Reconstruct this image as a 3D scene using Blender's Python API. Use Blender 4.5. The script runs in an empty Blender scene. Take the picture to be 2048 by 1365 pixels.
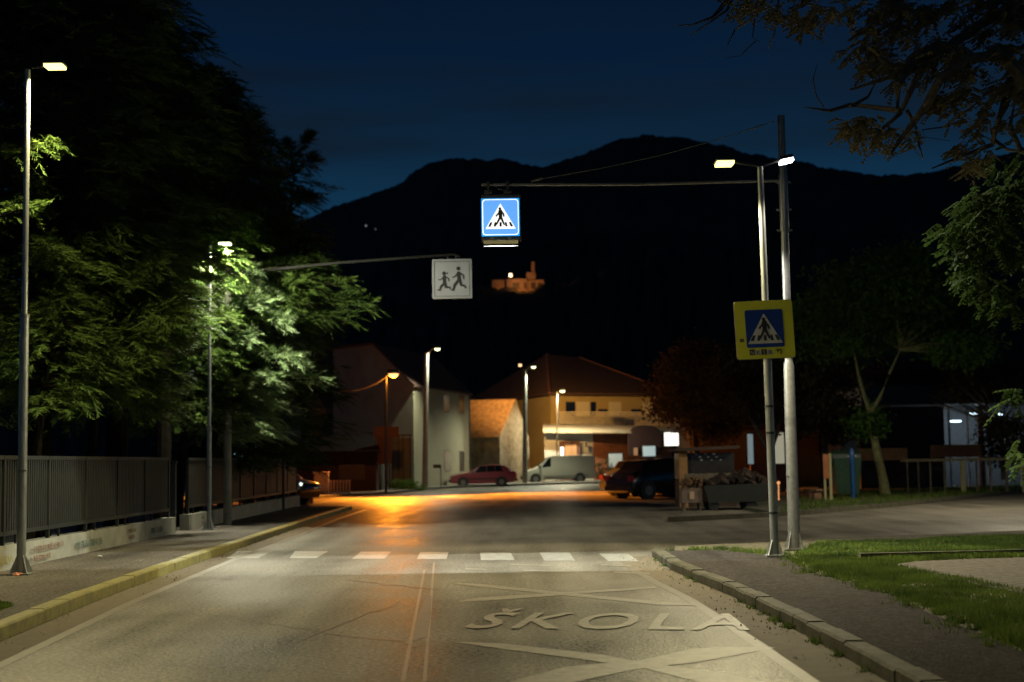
import bpy, math, random
import numpy as np
from mathutils import Vector, Matrix
R = math.radians
scene = bpy.context.scene
col = scene.collection

# ------------------------------------------------------------------ camera, sky, exposure
W_, H_, F_ = 2048.0, 1365.0, 2844.0
CAM_H = 1.6
PITCH = math.atan((923 - 682.5) / F_)
ROLL = -0.0155
cam_d = bpy.data.cameras.new("camera")
cam_d.sensor_width = 36.0
cam_d.lens = 36.0 * F_ / W_
cam_d.clip_start = 0.1
cam_d.clip_end = 6000
cam = bpy.data.objects.new("camera", cam_d)
col.objects.link(cam)
CM = Matrix.Translation((0, 0, CAM_H)) @ Matrix.Rotation(R(90) + PITCH, 4, 'X') @ Matrix.Rotation(ROLL, 4, 'Z')
cam.matrix_world = CM
cam_d.dof.use_dof = True
cam_d.dof.focus_distance = 17.5
cam_d.dof.aperture_fstop = 1.5
scene.camera = cam
CR = CM.to_3x3()

def ray(px, py):
    return CR @ Vector(((px - W_ / 2) / F_, -(py - H_ / 2) / F_, -1.0))
def P(px, py, d):
    """world point seen at photo pixel (px, py), d metres ahead"""
    r = ray(px, py)
    return Vector((0, 0, CAM_H)) + r * (d / r.y)
def G(px, py, z=0.0):
    """point of the horizontal plane z seen at photo pixel"""
    r = ray(px, py)
    return Vector((0, 0, CAM_H)) + r * ((z - CAM_H) / r.z)

scene.view_settings.view_transform = 'Standard'
scene.view_settings.look = 'None'
scene.view_settings.exposure = 0
scene.view_settings.gamma = 1
scene.cycles.use_denoising = True
scene.cycles.max_bounces = 6
scene.cycles.sample_clamp_indirect = 3.0
scene.cycles.sample_clamp_direct = 0.0

world = bpy.data.worlds.new("World")
scene.world = world
world.use_nodes = True
wn, wl = world.node_tree.nodes, world.node_tree.links
wn.clear()
wo = wn.new('ShaderNodeOutputWorld'); bg = wn.new('ShaderNodeBackground')
tc = wn.new('ShaderNodeTexCoord'); sx = wn.new('ShaderNodeSeparateXYZ')
rp = wn.new('ShaderNodeValToRGB'); nz = wn.new('ShaderNodeTexNoise'); mp = wn.new('ShaderNodeMapping')
mx = wn.new('ShaderNodeMix'); mx.data_type = 'RGBA'
nr = wn.new('ShaderNodeMapRange')
wl.new(tc.outputs['Generated'], sx.inputs[0]); wl.new(sx.outputs['Z'], rp.inputs[0])
e = rp.color_ramp.elements
def lin(r, g, b):
    return tuple(((c / 255) / 12.92 if c <= 10.3 else ((c / 255 + .055) / 1.055) ** 2.4) for c in (r, g, b)) + (1,)
e[0].position = 0.0; e[0].color = lin(26, 74, 108)
e[1].position = 1.0; e[1].color = lin(2, 6, 16)
for pos, c in ((0.10, (22, 66, 94)), (0.165, (17, 52, 78)), (0.22, (12, 39, 62)), (0.27, (7, 29, 53)), (0.345, (5, 21, 41)), (.6, (3, 10, 22))):
    k = e.new(pos); k.color = lin(*c)
wl.new(tc.outputs['Generated'], mp.inputs[0]); mp.inputs['Scale'].default_value = (1.6, 1.6, 16)
wl.new(mp.outputs[0], nz.inputs['Vector']); nz.inputs['Scale'].default_value = 1.7; nz.inputs['Detail'].default_value = 4
wl.new(nz.outputs[0], nr.inputs[0])
nr.inputs[1].default_value = .36; nr.inputs[2].default_value = .62; nr.inputs[3].default_value = 0; nr.inputs[4].default_value = .75
bz = wn.new('ShaderNodeFloatCurve')
cv = bz.mapping.curves[0]; cv.points[0].location = (0, 0); cv.points[1].location = (1, 0)
for cx_, cy_ in ((.17, .05), (.21, .8), (.25, 1), (.29, .35), (.36, .25)): cv.points.new(cx_, cy_)
bz.mapping.update(); wl.new(sx.outputs['Z'], bz.inputs['Value'])
ml = wn.new('ShaderNodeMath'); ml.operation = 'MULTIPLY'; wl.new(nr.outputs[0], ml.inputs[0]); wl.new(bz.outputs[0], ml.inputs[1]); wl.new(ml.outputs[0], mx.inputs[0]); wl.new(rp.outputs[0], mx.inputs[6]); mx.inputs[7].default_value = lin(15, 25, 36)
wl.new(mx.outputs[2], bg.inputs[0]); bg.inputs[1].default_value = 1.0
wl.new(bg.outputs[0], wo.inputs[0])

# ------------------------------------------------------------------ helpers
def nmat(name):
    m = bpy.data.materials.new(name); m.use_nodes = True
    return m, m.node_tree.nodes, m.node_tree.links, m.node_tree.nodes['Principled BSDF']
def mat(name, c, rough=.7, metal=0, var=.25, scale=6.0, bump=0.0, bscale=60.0, spec=.5, coat=0, c2=None, stretch=(1, 1, 1), trans=0):
    m, n, l, b = nmat(name)
    b.inputs['Roughness'].default_value = rough; b.inputs['Metallic'].default_value = metal
    b.inputs['Specular IOR Level'].default_value = spec; b.inputs['Coat Weight'].default_value = coat
    t = n.new('ShaderNodeTexCoord'); mpn = n.new('ShaderNodeMapping'); mpn.inputs['Scale'].default_value = stretch
    l.new(t.outputs['Object'], mpn.inputs[0])
    z = n.new('ShaderNodeTexNoise'); z.inputs['Scale'].default_value = scale; z.inputs['Detail'].default_value = 6; z.inputs['Roughness'].default_value = .65
    l.new(mpn.outputs[0], z.inputs['Vector'])
    r = n.new('ShaderNodeValToRGB'); r.color_ramp.elements[0].position = .3; r.color_ramp.elements[1].position = .7
    a = c2 if c2 else tuple(x * (1 - var) for x in c)
    hi = c if c2 else tuple(min(1, x * (1 + var)) for x in c)
    r.color_ramp.elements[0].color = (*a[:3], 1); r.color_ramp.elements[1].color = (*hi[:3], 1)
    l.new(z.outputs[0], r.inputs[0]); l.new(r.outputs[0], b.inputs['Base Color'])
    if bump:
        z2 = n.new('ShaderNodeTexNoise'); z2.inputs['Scale'].default_value = bscale; z2.inputs['Detail'].default_value = 3
        l.new(t.outputs['Object'], z2.inputs['Vector'])
        bp = n.new('ShaderNodeBump'); bp.inputs['Strength'].default_value = bump; bp.inputs['Distance'].default_value = .02
        l.new(z2.outputs[0], bp.inputs['Height']); l.new(bp.outputs[0], b.inputs['Normal'])
    return m
def emat(name, c, s=1.0):
    m, n, l, b = nmat(name)
    b.inputs['Base Color'].default_value = (*c[:3], 1); b.inputs['Emission Color'].default_value = (*c[:3], 1)
    b.inputs['Emission Strength'].default_value = s
    return m
def leafmat(name, c, c2, tr=.35, scale=1.2):
    m, n, l, b = nmat(name)
    t = n.new('ShaderNodeTexCoord'); z = n.new('ShaderNodeTexNoise'); z.inputs['Scale'].default_value = scale; z.inputs['Detail'].default_value = 8
    l.new(t.outputs['Object'], z.inputs['Vector'])
    r = n.new('ShaderNodeValToRGB'); r.color_ramp.elements[0].position = .35; r.color_ramp.elements[1].position = .65
    r.color_ramp.elements[0].color = (*c2, 1); r.color_ramp.elements[1].color = (*c, 1)
    l.new(z.outputs[0], r.inputs[0]); l.new(r.outputs[0], b.inputs['Base Color'])
    b.inputs['Roughness'].default_value = .7; b.inputs['Specular IOR Level'].default_value = .12
    tl = n.new('ShaderNodeBsdfTranslucent'); l.new(r.outputs[0], tl.inputs[0])
    ms = n.new('ShaderNodeMixShader'); ms.inputs[0].default_value = tr
    l.new(b.outputs[0], ms.inputs[1]); l.new(tl.outputs[0], ms.inputs[2])
    l.new(ms.outputs[0], n['Material Output'].inputs[0])
    return m

def tag(o, label=None, cat=None, group=None, kind=None):
    if label: o['label'] = label
    if cat: o['category'] = cat
    if group: o['group'] = group
    if kind: o['kind'] = kind
    return o
def thing(name, loc, label, cat, group=None, rz=0.0):
    o = bpy.data.objects.new(name, None); o.empty_display_size = .2
    o.location = loc; o.rotation_euler = (0, 0, rz); col.objects.link(o)
    return tag(o, label, cat, group)
def wmat(o):
    m = Matrix.Translation(o.location) @ o.rotation_euler.to_matrix().to_4x4()
    return (wmat(o.parent) @ m) if o.parent else m

class MB:
    def __init__(s): s.v = []; s.f = []
    def add(s, vs, fs):
        b = len(s.v); s.v += [tuple(x) for x in vs]; s.f += [tuple(b + i for i in f) for f in fs]; return s
    def box(s, c, d, rz=0, ry=0, rx=0):
        hx, hy, hz = d[0] / 2, d[1] / 2, d[2] / 2
        M = Matrix.Translation(c) @ Matrix.Rotation(rz, 4, 'Z') @ Matrix.Rotation(ry, 4, 'Y') @ Matrix.Rotation(rx, 4, 'X')
        vs = [M @ Vector((x, y, z)) for x in (-hx, hx) for y in (-hy, hy) for z in (-hz, hz)]
        return s.add(vs, [(0, 1, 3, 2), (4, 6, 7, 5), (0, 4, 5, 1), (2, 3, 7, 6), (0, 2, 6, 4), (1, 5, 7, 3)])
    def bbox(s, a, b):
        return s.box([(a[i] + b[i]) / 2 for i in range(3)], [abs(b[i] - a[i]) for i in range(3)])
    def tube(s, pts, rad, n=10, cap=True):
        pts = [Vector(p) for p in pts]
        if not hasattr(rad, '__len__'): rad = [rad] * len(pts)
        vs = []; fs = []
        for i, p in enumerate(pts):
            t = (pts[min(i + 1, len(pts) - 1)] - pts[max(i - 1, 0)]).normalized()
            u = t.cross(Vector((0, 0, 1)) if abs(t.z) < .9 else Vector((1, 0, 0))).normalized(); w = t.cross(u)
            for k in range(n):
                a = 2 * math.pi * k / n
                vs.append(p + (u * math.cos(a) + w * math.sin(a)) * rad[i])
        for i in range(len(pts) - 1):
            for k in range(n):
                a, b = i * n + k, i * n + (k + 1) % n
                fs.append((a, b, b + n, a + n))
        if cap:
            fs.append(tuple(range(n))[::-1]); fs.append(tuple(range((len(pts) - 1) * n, len(pts) * n)))
        return s.add(vs, fs)
    def prism(s, poly, z0, z1):
        n = len(poly)
        vs = [(p[0], p[1], z0) for p in poly] + [(p[0], p[1], z1) for p in poly]
        fs = [tuple(range(n, 2 * n)), tuple(range(n))[::-1]]
        for i in range(n):
            j = (i + 1) % n; fs.append((i, j, j + n, i + n))
        return s.add(vs, fs)
    def extr(s, poly2, o, ux, uy, n, t):
        """2-D polygon in the frame (o, ux, uy) extruded by t along n"""
        o, ux, uy, n = map(Vector, (o, ux, uy, n)); k = len(poly2)
        a = [o + ux * p[0] + uy * p[1] for p in poly2]
        vs = a + [p + n * t for p in a]
        fs = [tuple(range(k))[::-1], tuple(range(k, 2 * k))]
        for i in range(k):
            j = (i + 1) % k; fs.append((i, j, j + k, i + k))
        return s.add(vs, fs)
    def build(s, name, m, parent=None, origin=None, local=False, smooth=False):
        me = bpy.data.meshes.new(name)
        vs = s.v
        if parent is not None and not local:
            inv = wmat(parent).inverted(); vs = [tuple(inv @ Vector(v)) for v in vs]
        elif parent is None and origin is not None:
            vs = [tuple(Vector(v) - Vector(origin)) for v in vs]
        me.from_pydata(vs, [], s.f)
        if m: me.materials.append(m)
        import bmesh
        bm = bmesh.new(); bm.from_mesh(me); bmesh.ops.recalc_face_normals(bm, faces=bm.faces); bm.to_mesh(me); bm.free()
        if smooth:
            me.polygons.foreach_set('use_smooth', [True] * len(me.polygons))
            try: me.set_sharp_from_angle(angle=R(40))
            except Exception: pass
        me.update()
        o = bpy.data.objects.new(name, me); col.objects.link(o)
        if parent is not None: o.parent = parent
        elif origin is not None: o.location = origin
        return o
def npmesh(name, V, Fc, m, parent=None, origin=None):
    """numpy mesh; V (n,3) world, Fc (k,3 or 4)"""
    off = np.array(parent.location if parent is not None else (origin if origin is not None else (0, 0, 0)), dtype=np.float64)
    V = V - off
    me = bpy.data.meshes.new(name); k = Fc.shape[1]
    me.vertices.add(len(V)); me.vertices.foreach_set('co', V.astype(np.float32).ravel())
    me.loops.add(Fc.size); me.loops.foreach_set('vertex_index', Fc.astype(np.int32).ravel())
    me.polygons.add(len(Fc)); me.polygons.foreach_set('loop_start', np.arange(0, Fc.size, k, dtype=np.int32))
    me.update(calc_edges=True); me.materials.append(m)
    o = bpy.data.objects.new(name, me); col.objects.link(o)
    if parent is not None: o.parent = parent
    elif origin is not None: o.location = origin
    return o
def text_obj(name, s, size, o, ux, uy, n, m, parent=None, t=.003, origin=None, align='LEFT', sx=1.0, wide=0):
    cu = bpy.data.curves.new(name, 'FONT'); cu.body = s; cu.size = size; cu.align_x = align; cu.extrude = t / 2; cu.offset = wide
    cu.resolution_u = 3
    to = bpy.data.objects.new('tmp', cu); col.objects.link(to)
    dg = bpy.context.evaluated_depsgraph_get()
    me = bpy.data.meshes.new_from_object(to.evaluated_get(dg)); bpy.data.objects.remove(to); bpy.data.curves.remove(cu)
    o, ux, uy, n = map(Vector, (o, ux, uy, n))
    inv = wmat(parent).inverted() if parent else (Matrix.Translation(-Vector(origin)) if origin is not None else Matrix())
    for v in me.vertices:
        c = v.co; v.co = inv @ (o + ux * (c.x * sx) + uy * c.y + n * (c.z + t / 2))
    me.materials.clear(); me.materials.append(m); me.name = name
    ob = bpy.data.objects.new(name, me); col.objects.link(ob)
    if parent: ob.parent = parent
    elif origin is not None: ob.location = origin
    return ob
def stroke(mb, pts, w, o, ux, uy, n, t, z0=0.0):
    """thick 2-D polyline with round joints, each piece a solid of slightly different height"""
    o = Vector(o); n = Vector(n)
    if not hasattr(w, '__len__'): w = [w] * len(pts)
    for i in range(len(pts) - 1):
        a, b = Vector(pts[i]), Vector(pts[i + 1]); d = (b - a).normalized(); q = Vector((-d.y, d.x))
        t += .00023
        mb.extr([a + q * w[i] / 2, a - q * w[i] / 2, b - q * w[i + 1] / 2, b + q * w[i + 1] / 2], o + n * z0, ux, uy, n, t)
    for i, p in enumerate(pts):
        t += .00023
        mb.extr([(p[0] + w[i] / 2 * math.cos(k * math.pi / 5), p[1] + w[i] / 2 * math.sin(k * math.pi / 5)) for k in range(10)], o + n * z0, ux, uy, n, t)
def rrect(x0, y0, x1, y1, r, k=4):
    out = []
    for cx, cy, a0 in ((x1 - r, y1 - r, 0), (x0 + r, y1 - r, 90), (x0 + r, y0 + r, 180), (x1 - r, y0 + r, 270)):
        for i in range(k + 1):
            a = R(a0 + 90 * i / k); out.append((cx + r * math.cos(a), cy + r * math.sin(a)))
    return out
def light(name, kind, loc, power, color, parent=None, **kw):
    d = bpy.data.lights.new(name, kind); d.energy = power; d.color = color
    for k, v in kw.items():
        if k != 'target': setattr(d, k, v)
    o = bpy.data.objects.new(name, d); col.objects.link(o)
    o.location = loc
    if 'target' in kw:
        o.rotation_euler = (Vector(kw['target']) - Vector(loc)).to_track_quat('-Z', 'Y').to_euler()
    if parent is not None:
        o.parent = parent; o.matrix_parent_inverse = wmat(parent).inverted()
    return o

# ------------------------------------------------------------------ materials
def asphalt(name, c, rough, bump=.5, spec=.5, patch=True, bs=260):
    m, n, l, b = nmat(name)
    t = n.new('ShaderNodeTexCoord')
    z = n.new('ShaderNodeTexNoise'); z.inputs['Scale'].default_value = .35; z.inputs['Detail'].default_value = 7; z.inputs['Roughness'].default_value = .6
    z2 = n.new('ShaderNodeTexNoise'); z2.inputs['Scale'].default_value = 22; z2.inputs['Detail'].default_value = 3
    mpn = n.new('ShaderNodeMapping'); mpn.inputs['Scale'].default_value = (1.5, .12, 1)
    z3 = n.new('ShaderNodeTexNoise'); z3.inputs['Scale'].default_value = 1.2; z3.inputs['Detail'].default_value = 5
    l.new(t.outputs['Object'], z.inputs['Vector']); l.new(t.outputs['Object'], z2.inputs['Vector'])
    l.new(t.outputs['Object'], mpn.inputs[0]); l.new(mpn.outputs[0], z3.inputs['Vector'])
    a = n.new('ShaderNodeMath'); a.operation = 'ADD'; l.new(z.outputs[0], a.inputs[0]); l.new(z3.outputs[0], a.inputs[1])
    a2 = n.new('ShaderNodeMath'); a2.operation = 'MULTIPLY_ADD'; l.new(z2.outputs[0], a2.inputs[0]); a2.inputs[1].default_value = .3; l.new(a.outputs[0], a2.inputs[2])
    r = n.new('ShaderNodeMapRange'); r.inputs[1].default_value = .8; r.inputs[2].default_value = 1.5; r.inputs[3].default_value = .5; r.inputs[4].default_value = 1.45
    l.new(a2.outputs[0], r.inputs[0])
    mc = n.new('ShaderNodeVectorMath'); mc.operation = 'SCALE'; mc.inputs[0].default_value = c; l.new(r.outputs[0], mc.inputs['Scale'])
    sp = n.new('ShaderNodeMapRange'); sp.inputs[1].default_value = .34; sp.inputs[2].default_value = .66; sp.inputs[3].default_value = .62; sp.inputs[4].default_value = 1.42; sp.clamp = False
    l.new(z2.outputs[0], sp.inputs[0]); mc2 = n.new('ShaderNodeVectorMath'); mc2.operation = 'SCALE'; l.new(mc.outputs[0], mc2.inputs[0]); l.new(sp.outputs[0], mc2.inputs['Scale'])
    l.new(mc2.outputs[0], b.inputs['Base Color'])
    rr = n.new('ShaderNodeMapRange'); rr.inputs[1].default_value = .75; rr.inputs[2].default_value = 1.25; rr.inputs[3].default_value = rough - .1; rr.inputs[4].default_value = rough + .1
    l.new(a.outputs[0], rr.inputs[0]); z4 = n.new('ShaderNodeTexNoise'); z4.inputs['Scale'].default_value = 26; z4.inputs['Detail'].default_value = 2; l.new(t.outputs['Object'], z4.inputs['Vector'])
    ra = n.new('ShaderNodeMath'); ra.operation = 'MULTIPLY_ADD'; l.new(z4.outputs[0], ra.inputs[0]); ra.inputs[1].default_value = .7; l.new(rr.outputs[0], ra.inputs[2])
    rb = n.new('ShaderNodeMath'); rb.operation = 'SUBTRACT'; l.new(ra.outputs[0], rb.inputs[0]); rb.inputs[1].default_value = .35; rb.use_clamp = True
    l.new(rb.outputs[0], b.inputs['Roughness'])
    b.inputs['Specular IOR Level'].default_value = spec
    v = n.new('ShaderNodeTexVoronoi'); v.inputs['Scale'].default_value = bs * .16
    l.new(t.outputs['Object'], v.inputs['Vector'])
    bp = n.new('ShaderNodeBump'); bp.inputs['Strength'].default_value = bump; bp.inputs['Distance'].default_value = .010
    l.new(v.outputs['Distance'], bp.inputs['Height']); l.new(bp.outputs[0], b.inputs['Normal'])
    gs = n.new('ShaderNodeBsdfAnisotropic') if False else n.new('ShaderNodeBsdfGlossy'); gs.inputs['Color'].default_value = (1, 1, 1, 1)
    l.new(rb.outputs[0], gs.inputs['Roughness']); l.new(bp.outputs[0], gs.inputs['Normal'])
    b.inputs['Specular IOR Level'].default_value = 0.0
    ms = n.new('ShaderNodeMixShader'); ms.inputs[0].default_value = spec
    l.new(b.outputs[0], ms.inputs[1]); l.new(gs.outputs[0], ms.inputs[2]); l.new(ms.outputs[0], n['Material Output'].inputs[0])
    return m
def worn(name, c, under, thr=.5, soft=.12, scale=3.0, rough=.6, spec=.5):
    m, n, l, b = nmat(name)
    t = n.new('ShaderNodeTexCoord')
    z = n.new('ShaderNodeTexNoise'); z.inputs['Scale'].default_value = scale; z.inputs['Detail'].default_value = 9; z.inputs['Roughness'].default_value = .75
    l.new(t.outputs['Object'], z.inputs['Vector'])
    r = n.new('ShaderNodeMapRange'); r.inputs[1].default_value = thr - soft; r.inputs[2].default_value = thr + soft
    l.new(z.outputs[0], r.inputs[0])
    mxn = n.new('ShaderNodeMix'); mxn.data_type = 'RGBA'; l.new(r.outputs[0], mxn.inputs[0])
    mxn.inputs[6].default_value = (*c, 1); mxn.inputs[7].default_value = (*under, 1)
    l.new(mxn.outputs[2], b.inputs['Base Color']); b.inputs['Roughness'].default_value = rough; b.inputs['Specular IOR Level'].default_value = spec
    return m

ASPH = (.132, .118, .094)
M = {}
M['asphalt'] = asphalt('asphalt', ASPH, .42, bump=.35, spec=.10)
M['walk_l'] = asphalt('walk_left_asphalt', (.10, .088, .074), .75, bump=.5, spec=.03)
M['walk_r'] = asphalt('walk_right_asphalt', (.040, .034, .031), .72, bump=.6, spec=.02)
M['patch'] = mat('gravel_patch', (.095, .083, .068), .95, var=.55, scale=9, bump=.6, bscale=80)
M['soil'] = mat('soil', (.10, .085, .05), .95, var=.6, scale=9, bump=.8, bscale=60)
M['dirt'] = mat('dark_soil', (.05, .05, .03), .95, var=.5, scale=3, bump=.5)
M['dust'] = worn('gutter_dust', (.17, .14, .10), (.11, .095, .07), .5, .2, 5, .85, .2)
M['kerb_y'] = worn('yellow_kerb_paint', (.29, .255, .065), (.14, .125, .065), .52, .14, 7, .6, .4)
M['kerb_s'] = mat('kerb_stone', (.11, .095, .065), .85, c2=(.035, .038, .018), scale=4, bump=.8, bscale=40)
M['mark'] = worn('worn_road_paint', (.26, .235, .185), (.145, .128, .10), .49, .13, 8, .55, .5)
M['mark2'] = worn('faint_road_paint', (.195, .172, .135), (.14, .124, .096), .46, .2, 4, .55, .5)
M['zebra'] = worn('zebra_paint', (.32, .32, .30), (.15, .14, .12), .54, .14, 6, .55, .5)
M['tar'] = mat('tar_seam', (.04, .04, .04), .5)
M['grass'] = leafmat('grass_blades', (.13, .19, .035), (.055, .09, .02), .3, 1.6)
M['concrete'] = mat('painted_concrete_wall', (.33, .32, .25), .85, var=.22, scale=2.2, bump=.3, bscale=30)
M['concpole'] = mat('concrete_pole', (.22, .21, .18), .85, var=.25, scale=5, bump=.3)
M['fence'] = mat('fence_metal', (.032, .035, .03), .5, .35, var=.2, scale=5)
M['pole'] = mat('grey_pole_paint', (.28, .29, .27), .42, .5, var=.3, scale=4, stretch=(6, 6, 1))
M['galv'] = mat('galvanised_steel', (.20, .20, .19), .42, .6, var=.2, scale=14, bump=.05)
M['black'] = mat('black_plastic', (.02, .02, .022), .5)
M['armgrey'] = mat('dull_arm', (.018, .018, .016), .8, spec=.08)
M['dark'] = mat('dark_metal', (.04, .042, .045), .5, .3)
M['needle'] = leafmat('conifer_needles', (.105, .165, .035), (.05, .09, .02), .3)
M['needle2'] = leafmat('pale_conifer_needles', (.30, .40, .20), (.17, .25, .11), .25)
M['bark'] = mat('bark', (.12, .10, .07), .95, var=.5, scale=9, bump=1, bscale=25)
M['leaf'] = leafmat('broad_leaves', (.09, .19, .03), (.06, .12, .02), .35)
M['leafd'] = leafmat('dark_leaves', (.10, .09, .035), (.07, .05, .022), .3)
M['leaf2'] = leafmat('dim_robinia_leaves', (.055, .10, .02), (.035, .06, .014), .35)
M['cbark'] = mat('dark_conifer_bark', (.012, .010, .007), .95, var=.5, scale=9, spec=.04)
M['blossom'] = leafmat('dry_blossom', (.24, .21, .11), (.12, .11, .05), .3)
M['hill'] = mat('hillside', (.03, .032, .02), 1, var=.5, scale=.01)
M['white'] = mat('white_paint', (.7, .7, .66), .5, var=.06)

# ------------------------------------------------------------------ ground, roads, kerbs
def gp(pts, z=0.0): return [G(x, y, z) for x, y in pts]
MB().bbox((-2500, -300, -.6), (2500, 3000, -.02)).build('ground', M['dirt']) and None
tag(bpy.data.objects['ground'], kind='structure')
road = MB(); road.bbox((-70, -12, -.3), (70, 128, 0)); tag(road.build('road', M['asphalt']), kind='structure')

def offs(line, d):
    """offset an x-y polyline to its left by d"""
    out = []
    for i, p in enumerate(line):
        a = line[max(i - 1, 0)]; b = line[min(i + 1, len(line) - 1)]
        t = (Vector(b[:2]) - Vector(a[:2])).normalized(); out.append(Vector((p[0] - t.y * d, p[1] + t.x * d)))
    return out
def resample(line, step):
    out = [Vector(line[0][:2])]
    for i in range(len(line) - 1):
        a, b = Vector(line[i][:2]), Vector(line[i + 1][:2]); k = max(1, int((b - a).length / step))
        for j in range(1, k + 1): out.append(a.lerp(b, j / k))
    return out
def ribbon(line, w, z0, z1):
    """closed solid strip along a polyline, w to the left"""
    mb = MB(); L2 = offs(line, w); n = len(line)
    vs = []
    for i in range(n):
        a, b = line[i], L2[i]
        vs += [(a[0], a[1], z0), (a[0], a[1], z1), (b[0], b[1], z1), (b[0], b[1], z0)]
    fs = []
    for i in range(n - 1):
        for k in range(4):
            j = (k + 1) % 4; fs.append((4 * i + k, 4 * i + j, 4 * i + 4 + j, 4 * i + 4 + k))
    fs += [(0, 1, 2, 3), (4 * n - 4, 4 * n - 3, 4 * n - 2, 4 * n - 1)]
    return mb.add(vs, fs)
def strip_sheet(line, w0, w1, z):
    a, b = offs(line, w0), offs(line, w1); n = len(line); mb = MB()
    mb.add([(p[0], p[1], z) for p in a] + [(p[0], p[1], z) for p in b], [(i, i + 1, n + i + 1, n + i) for i in range(n - 1)])
    return mb

KL = gp([(0, 1283), (90, 1245), (180, 1207), (270, 1173), (350, 1143), (420, 1117), (480, 1097), (560, 1069), (640, 1040), (704, 1020)])
KL = [KL[0] + (KL[0] - KL[2]) * 3.2] + KL
KL = resample(KL, .8)
KH = .13
klb = MB(); random.seed(6)
for i in range(len(KL) - 1):
    a, b = KL[i], KL[i + 1]; t = (b - a).normalized(); q = Vector((-t.y, t.x)); a2 = a + t * .005; b2 = b - t * .005
    h = KH + .012 + random.uniform(-.005, .005); j = random.uniform(-.004, .004)
    pa = [a2 + q * j, b2 + q * j, b2 + q * .17, a2 + q * .17]; pb = [pa[0] + q * .018, pa[1] + q * .018, pa[2], pa[3]]
    klb.add([(p.x, p.y, -.1) for p in pa] + [(p.x, p.y, h - .018) for p in pa] + [(p.x, p.y, h) for p in pb],
            [(0, 1, 5, 4), (1, 2, 6, 5), (2, 3, 7, 6), (3, 0, 4, 7), (4, 5, 9, 8), (5, 6, 10, 9), (6, 7, 11, 10), (7, 4, 8, 11), (8, 9, 10, 11)])
tag(klb.build('kerb_left', M['kerb_y']), kind='structure')
WALLX = lambda y: -7.35 - (y - 20) * .0105 if y > 20 else -7.35
inner = offs(KL, .173)
poly = [(p.x, p.y) for p in inner] + [(-8.2, 50.5), (-8.2, 5), (-8.2, inner[0].y)]
tag(MB().prism(poly, -.1, KH).build('sidewalk_left', M['walk_l']), kind='structure')

KR = gp([(1304, 1113), (1340, 1139), (1400, 1166), (1470, 1196), (1560, 1243), (1640, 1287), (1740, 1343), (1790, 1372)])
KR = KR + [KR[-1] + (KR[-1] - KR[-3]) * 2.5]
# stone kerb: individual blocks read through narrow joints, slightly uneven
kr = resample(KR, .55)
random.seed(3)
kb = MB()
RH = .12
for i in range(len(kr) - 1):
    a, b = kr[i], kr[i + 1]; t = (b - a).normalized(); q = Vector((-t.y, t.x))
    a2 = a + t * .008; b2 = b - t * .008; j = random.uniform(-.006, .006); h = RH + random.uniform(-.007, .008)
    w = .17
    pa = [a2 + q * j, b2 + q * (j + random.uniform(-.006, .006)), b2 + q * w, a2 + q * w]
    pb = [pa[0] + q * .022, pa[1] + q * .022, pa[2], pa[3]]
    kb.add([(p.x, p.y, -.1) for p in pa] + [(p.x, p.y, h - .022) for p in pa] + [(p.x, p.y, h) for p in pb],
           [(0, 1, 5, 4), (1, 2, 6, 5), (2, 3, 7, 6), (3, 0, 4, 7), (4, 5, 9, 8), (5, 6, 10, 9), (6, 7, 11, 10), (7, 4, 8, 11), (8, 9, 10, 11)])
tag(kb.build('kerb_right', M['kerb_s']), kind='structure')
# right sidewalk slab and what borders it
kin = offs(kr, .172)
SOIL = gp([(1350, 1101), (1440, 1099), (1560, 1113), (1640, 1148), (1700, 1164), (1790, 1194), (1860, 1226), (1950, 1262), (2048, 1305)], RH)
SOIL.append(SOIL[-1] + (SOIL[-1] - SOIL[-2]) * 3)
poly = [(p.x, p.y) for p in kin] + [(SOIL[-1].x + 1, kin[-1].y), (SOIL[-1].x, SOIL[-1].y)] + [(p.x, p.y) for p in SOIL[::-1][1:]]
tag(MB().prism(poly, -.1, RH - .004).build('sidewalk_right', M['walk_r']), kind='structure')
BK = gp([(1350, 1100), (1420, 1096), (1560, 1091), (1620, 1084), (1760, 1078), (1900, 1074), (2048, 1067)], .05)
BK.append(Vector((60, BK[-1].y + 8, 0)))
soilp = [(p.x, p.y) for p in SOIL] + [(60, SOIL[-1].y)] + [(p.x, p.y) for p in BK[::-1]]
tag(MB().prism(soilp, -.1, RH - .012).build('verge_soil', M['soil']), kind='structure')
kbk = resample([BK[2] + Vector((0, 0, 0))] + BK[3:-1], .8)
tag(ribbon(kbk, .12, -.1, .1).build('kerb_side_road', M['kerb_s']), kind='structure')
PATCH = gp([(1770, 1133), (1830, 1124), (1940, 1119), (2048, 1116), (2300, 1112), (2300, 1260), (2048, 1188), (1940, 1168), (1850, 1152)], RH)
tag(MB().prism([(p.x, p.y) for p in PATCH], 0, RH + .006).build('gravel_bay', M['patch']), kind='structure')
tag(ribbon(resample(gp([(1722, 1117), (1900, 1113), (2048, 1109), (2250, 1104)], RH), .8), .1, 0, RH + .07).build('kerb_bay', M['kerb_s']), kind='structure')
CORNER = gp([(2048, 1365), (1990, 1330), (1930, 1300), (2048, 1335)], RH)

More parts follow.
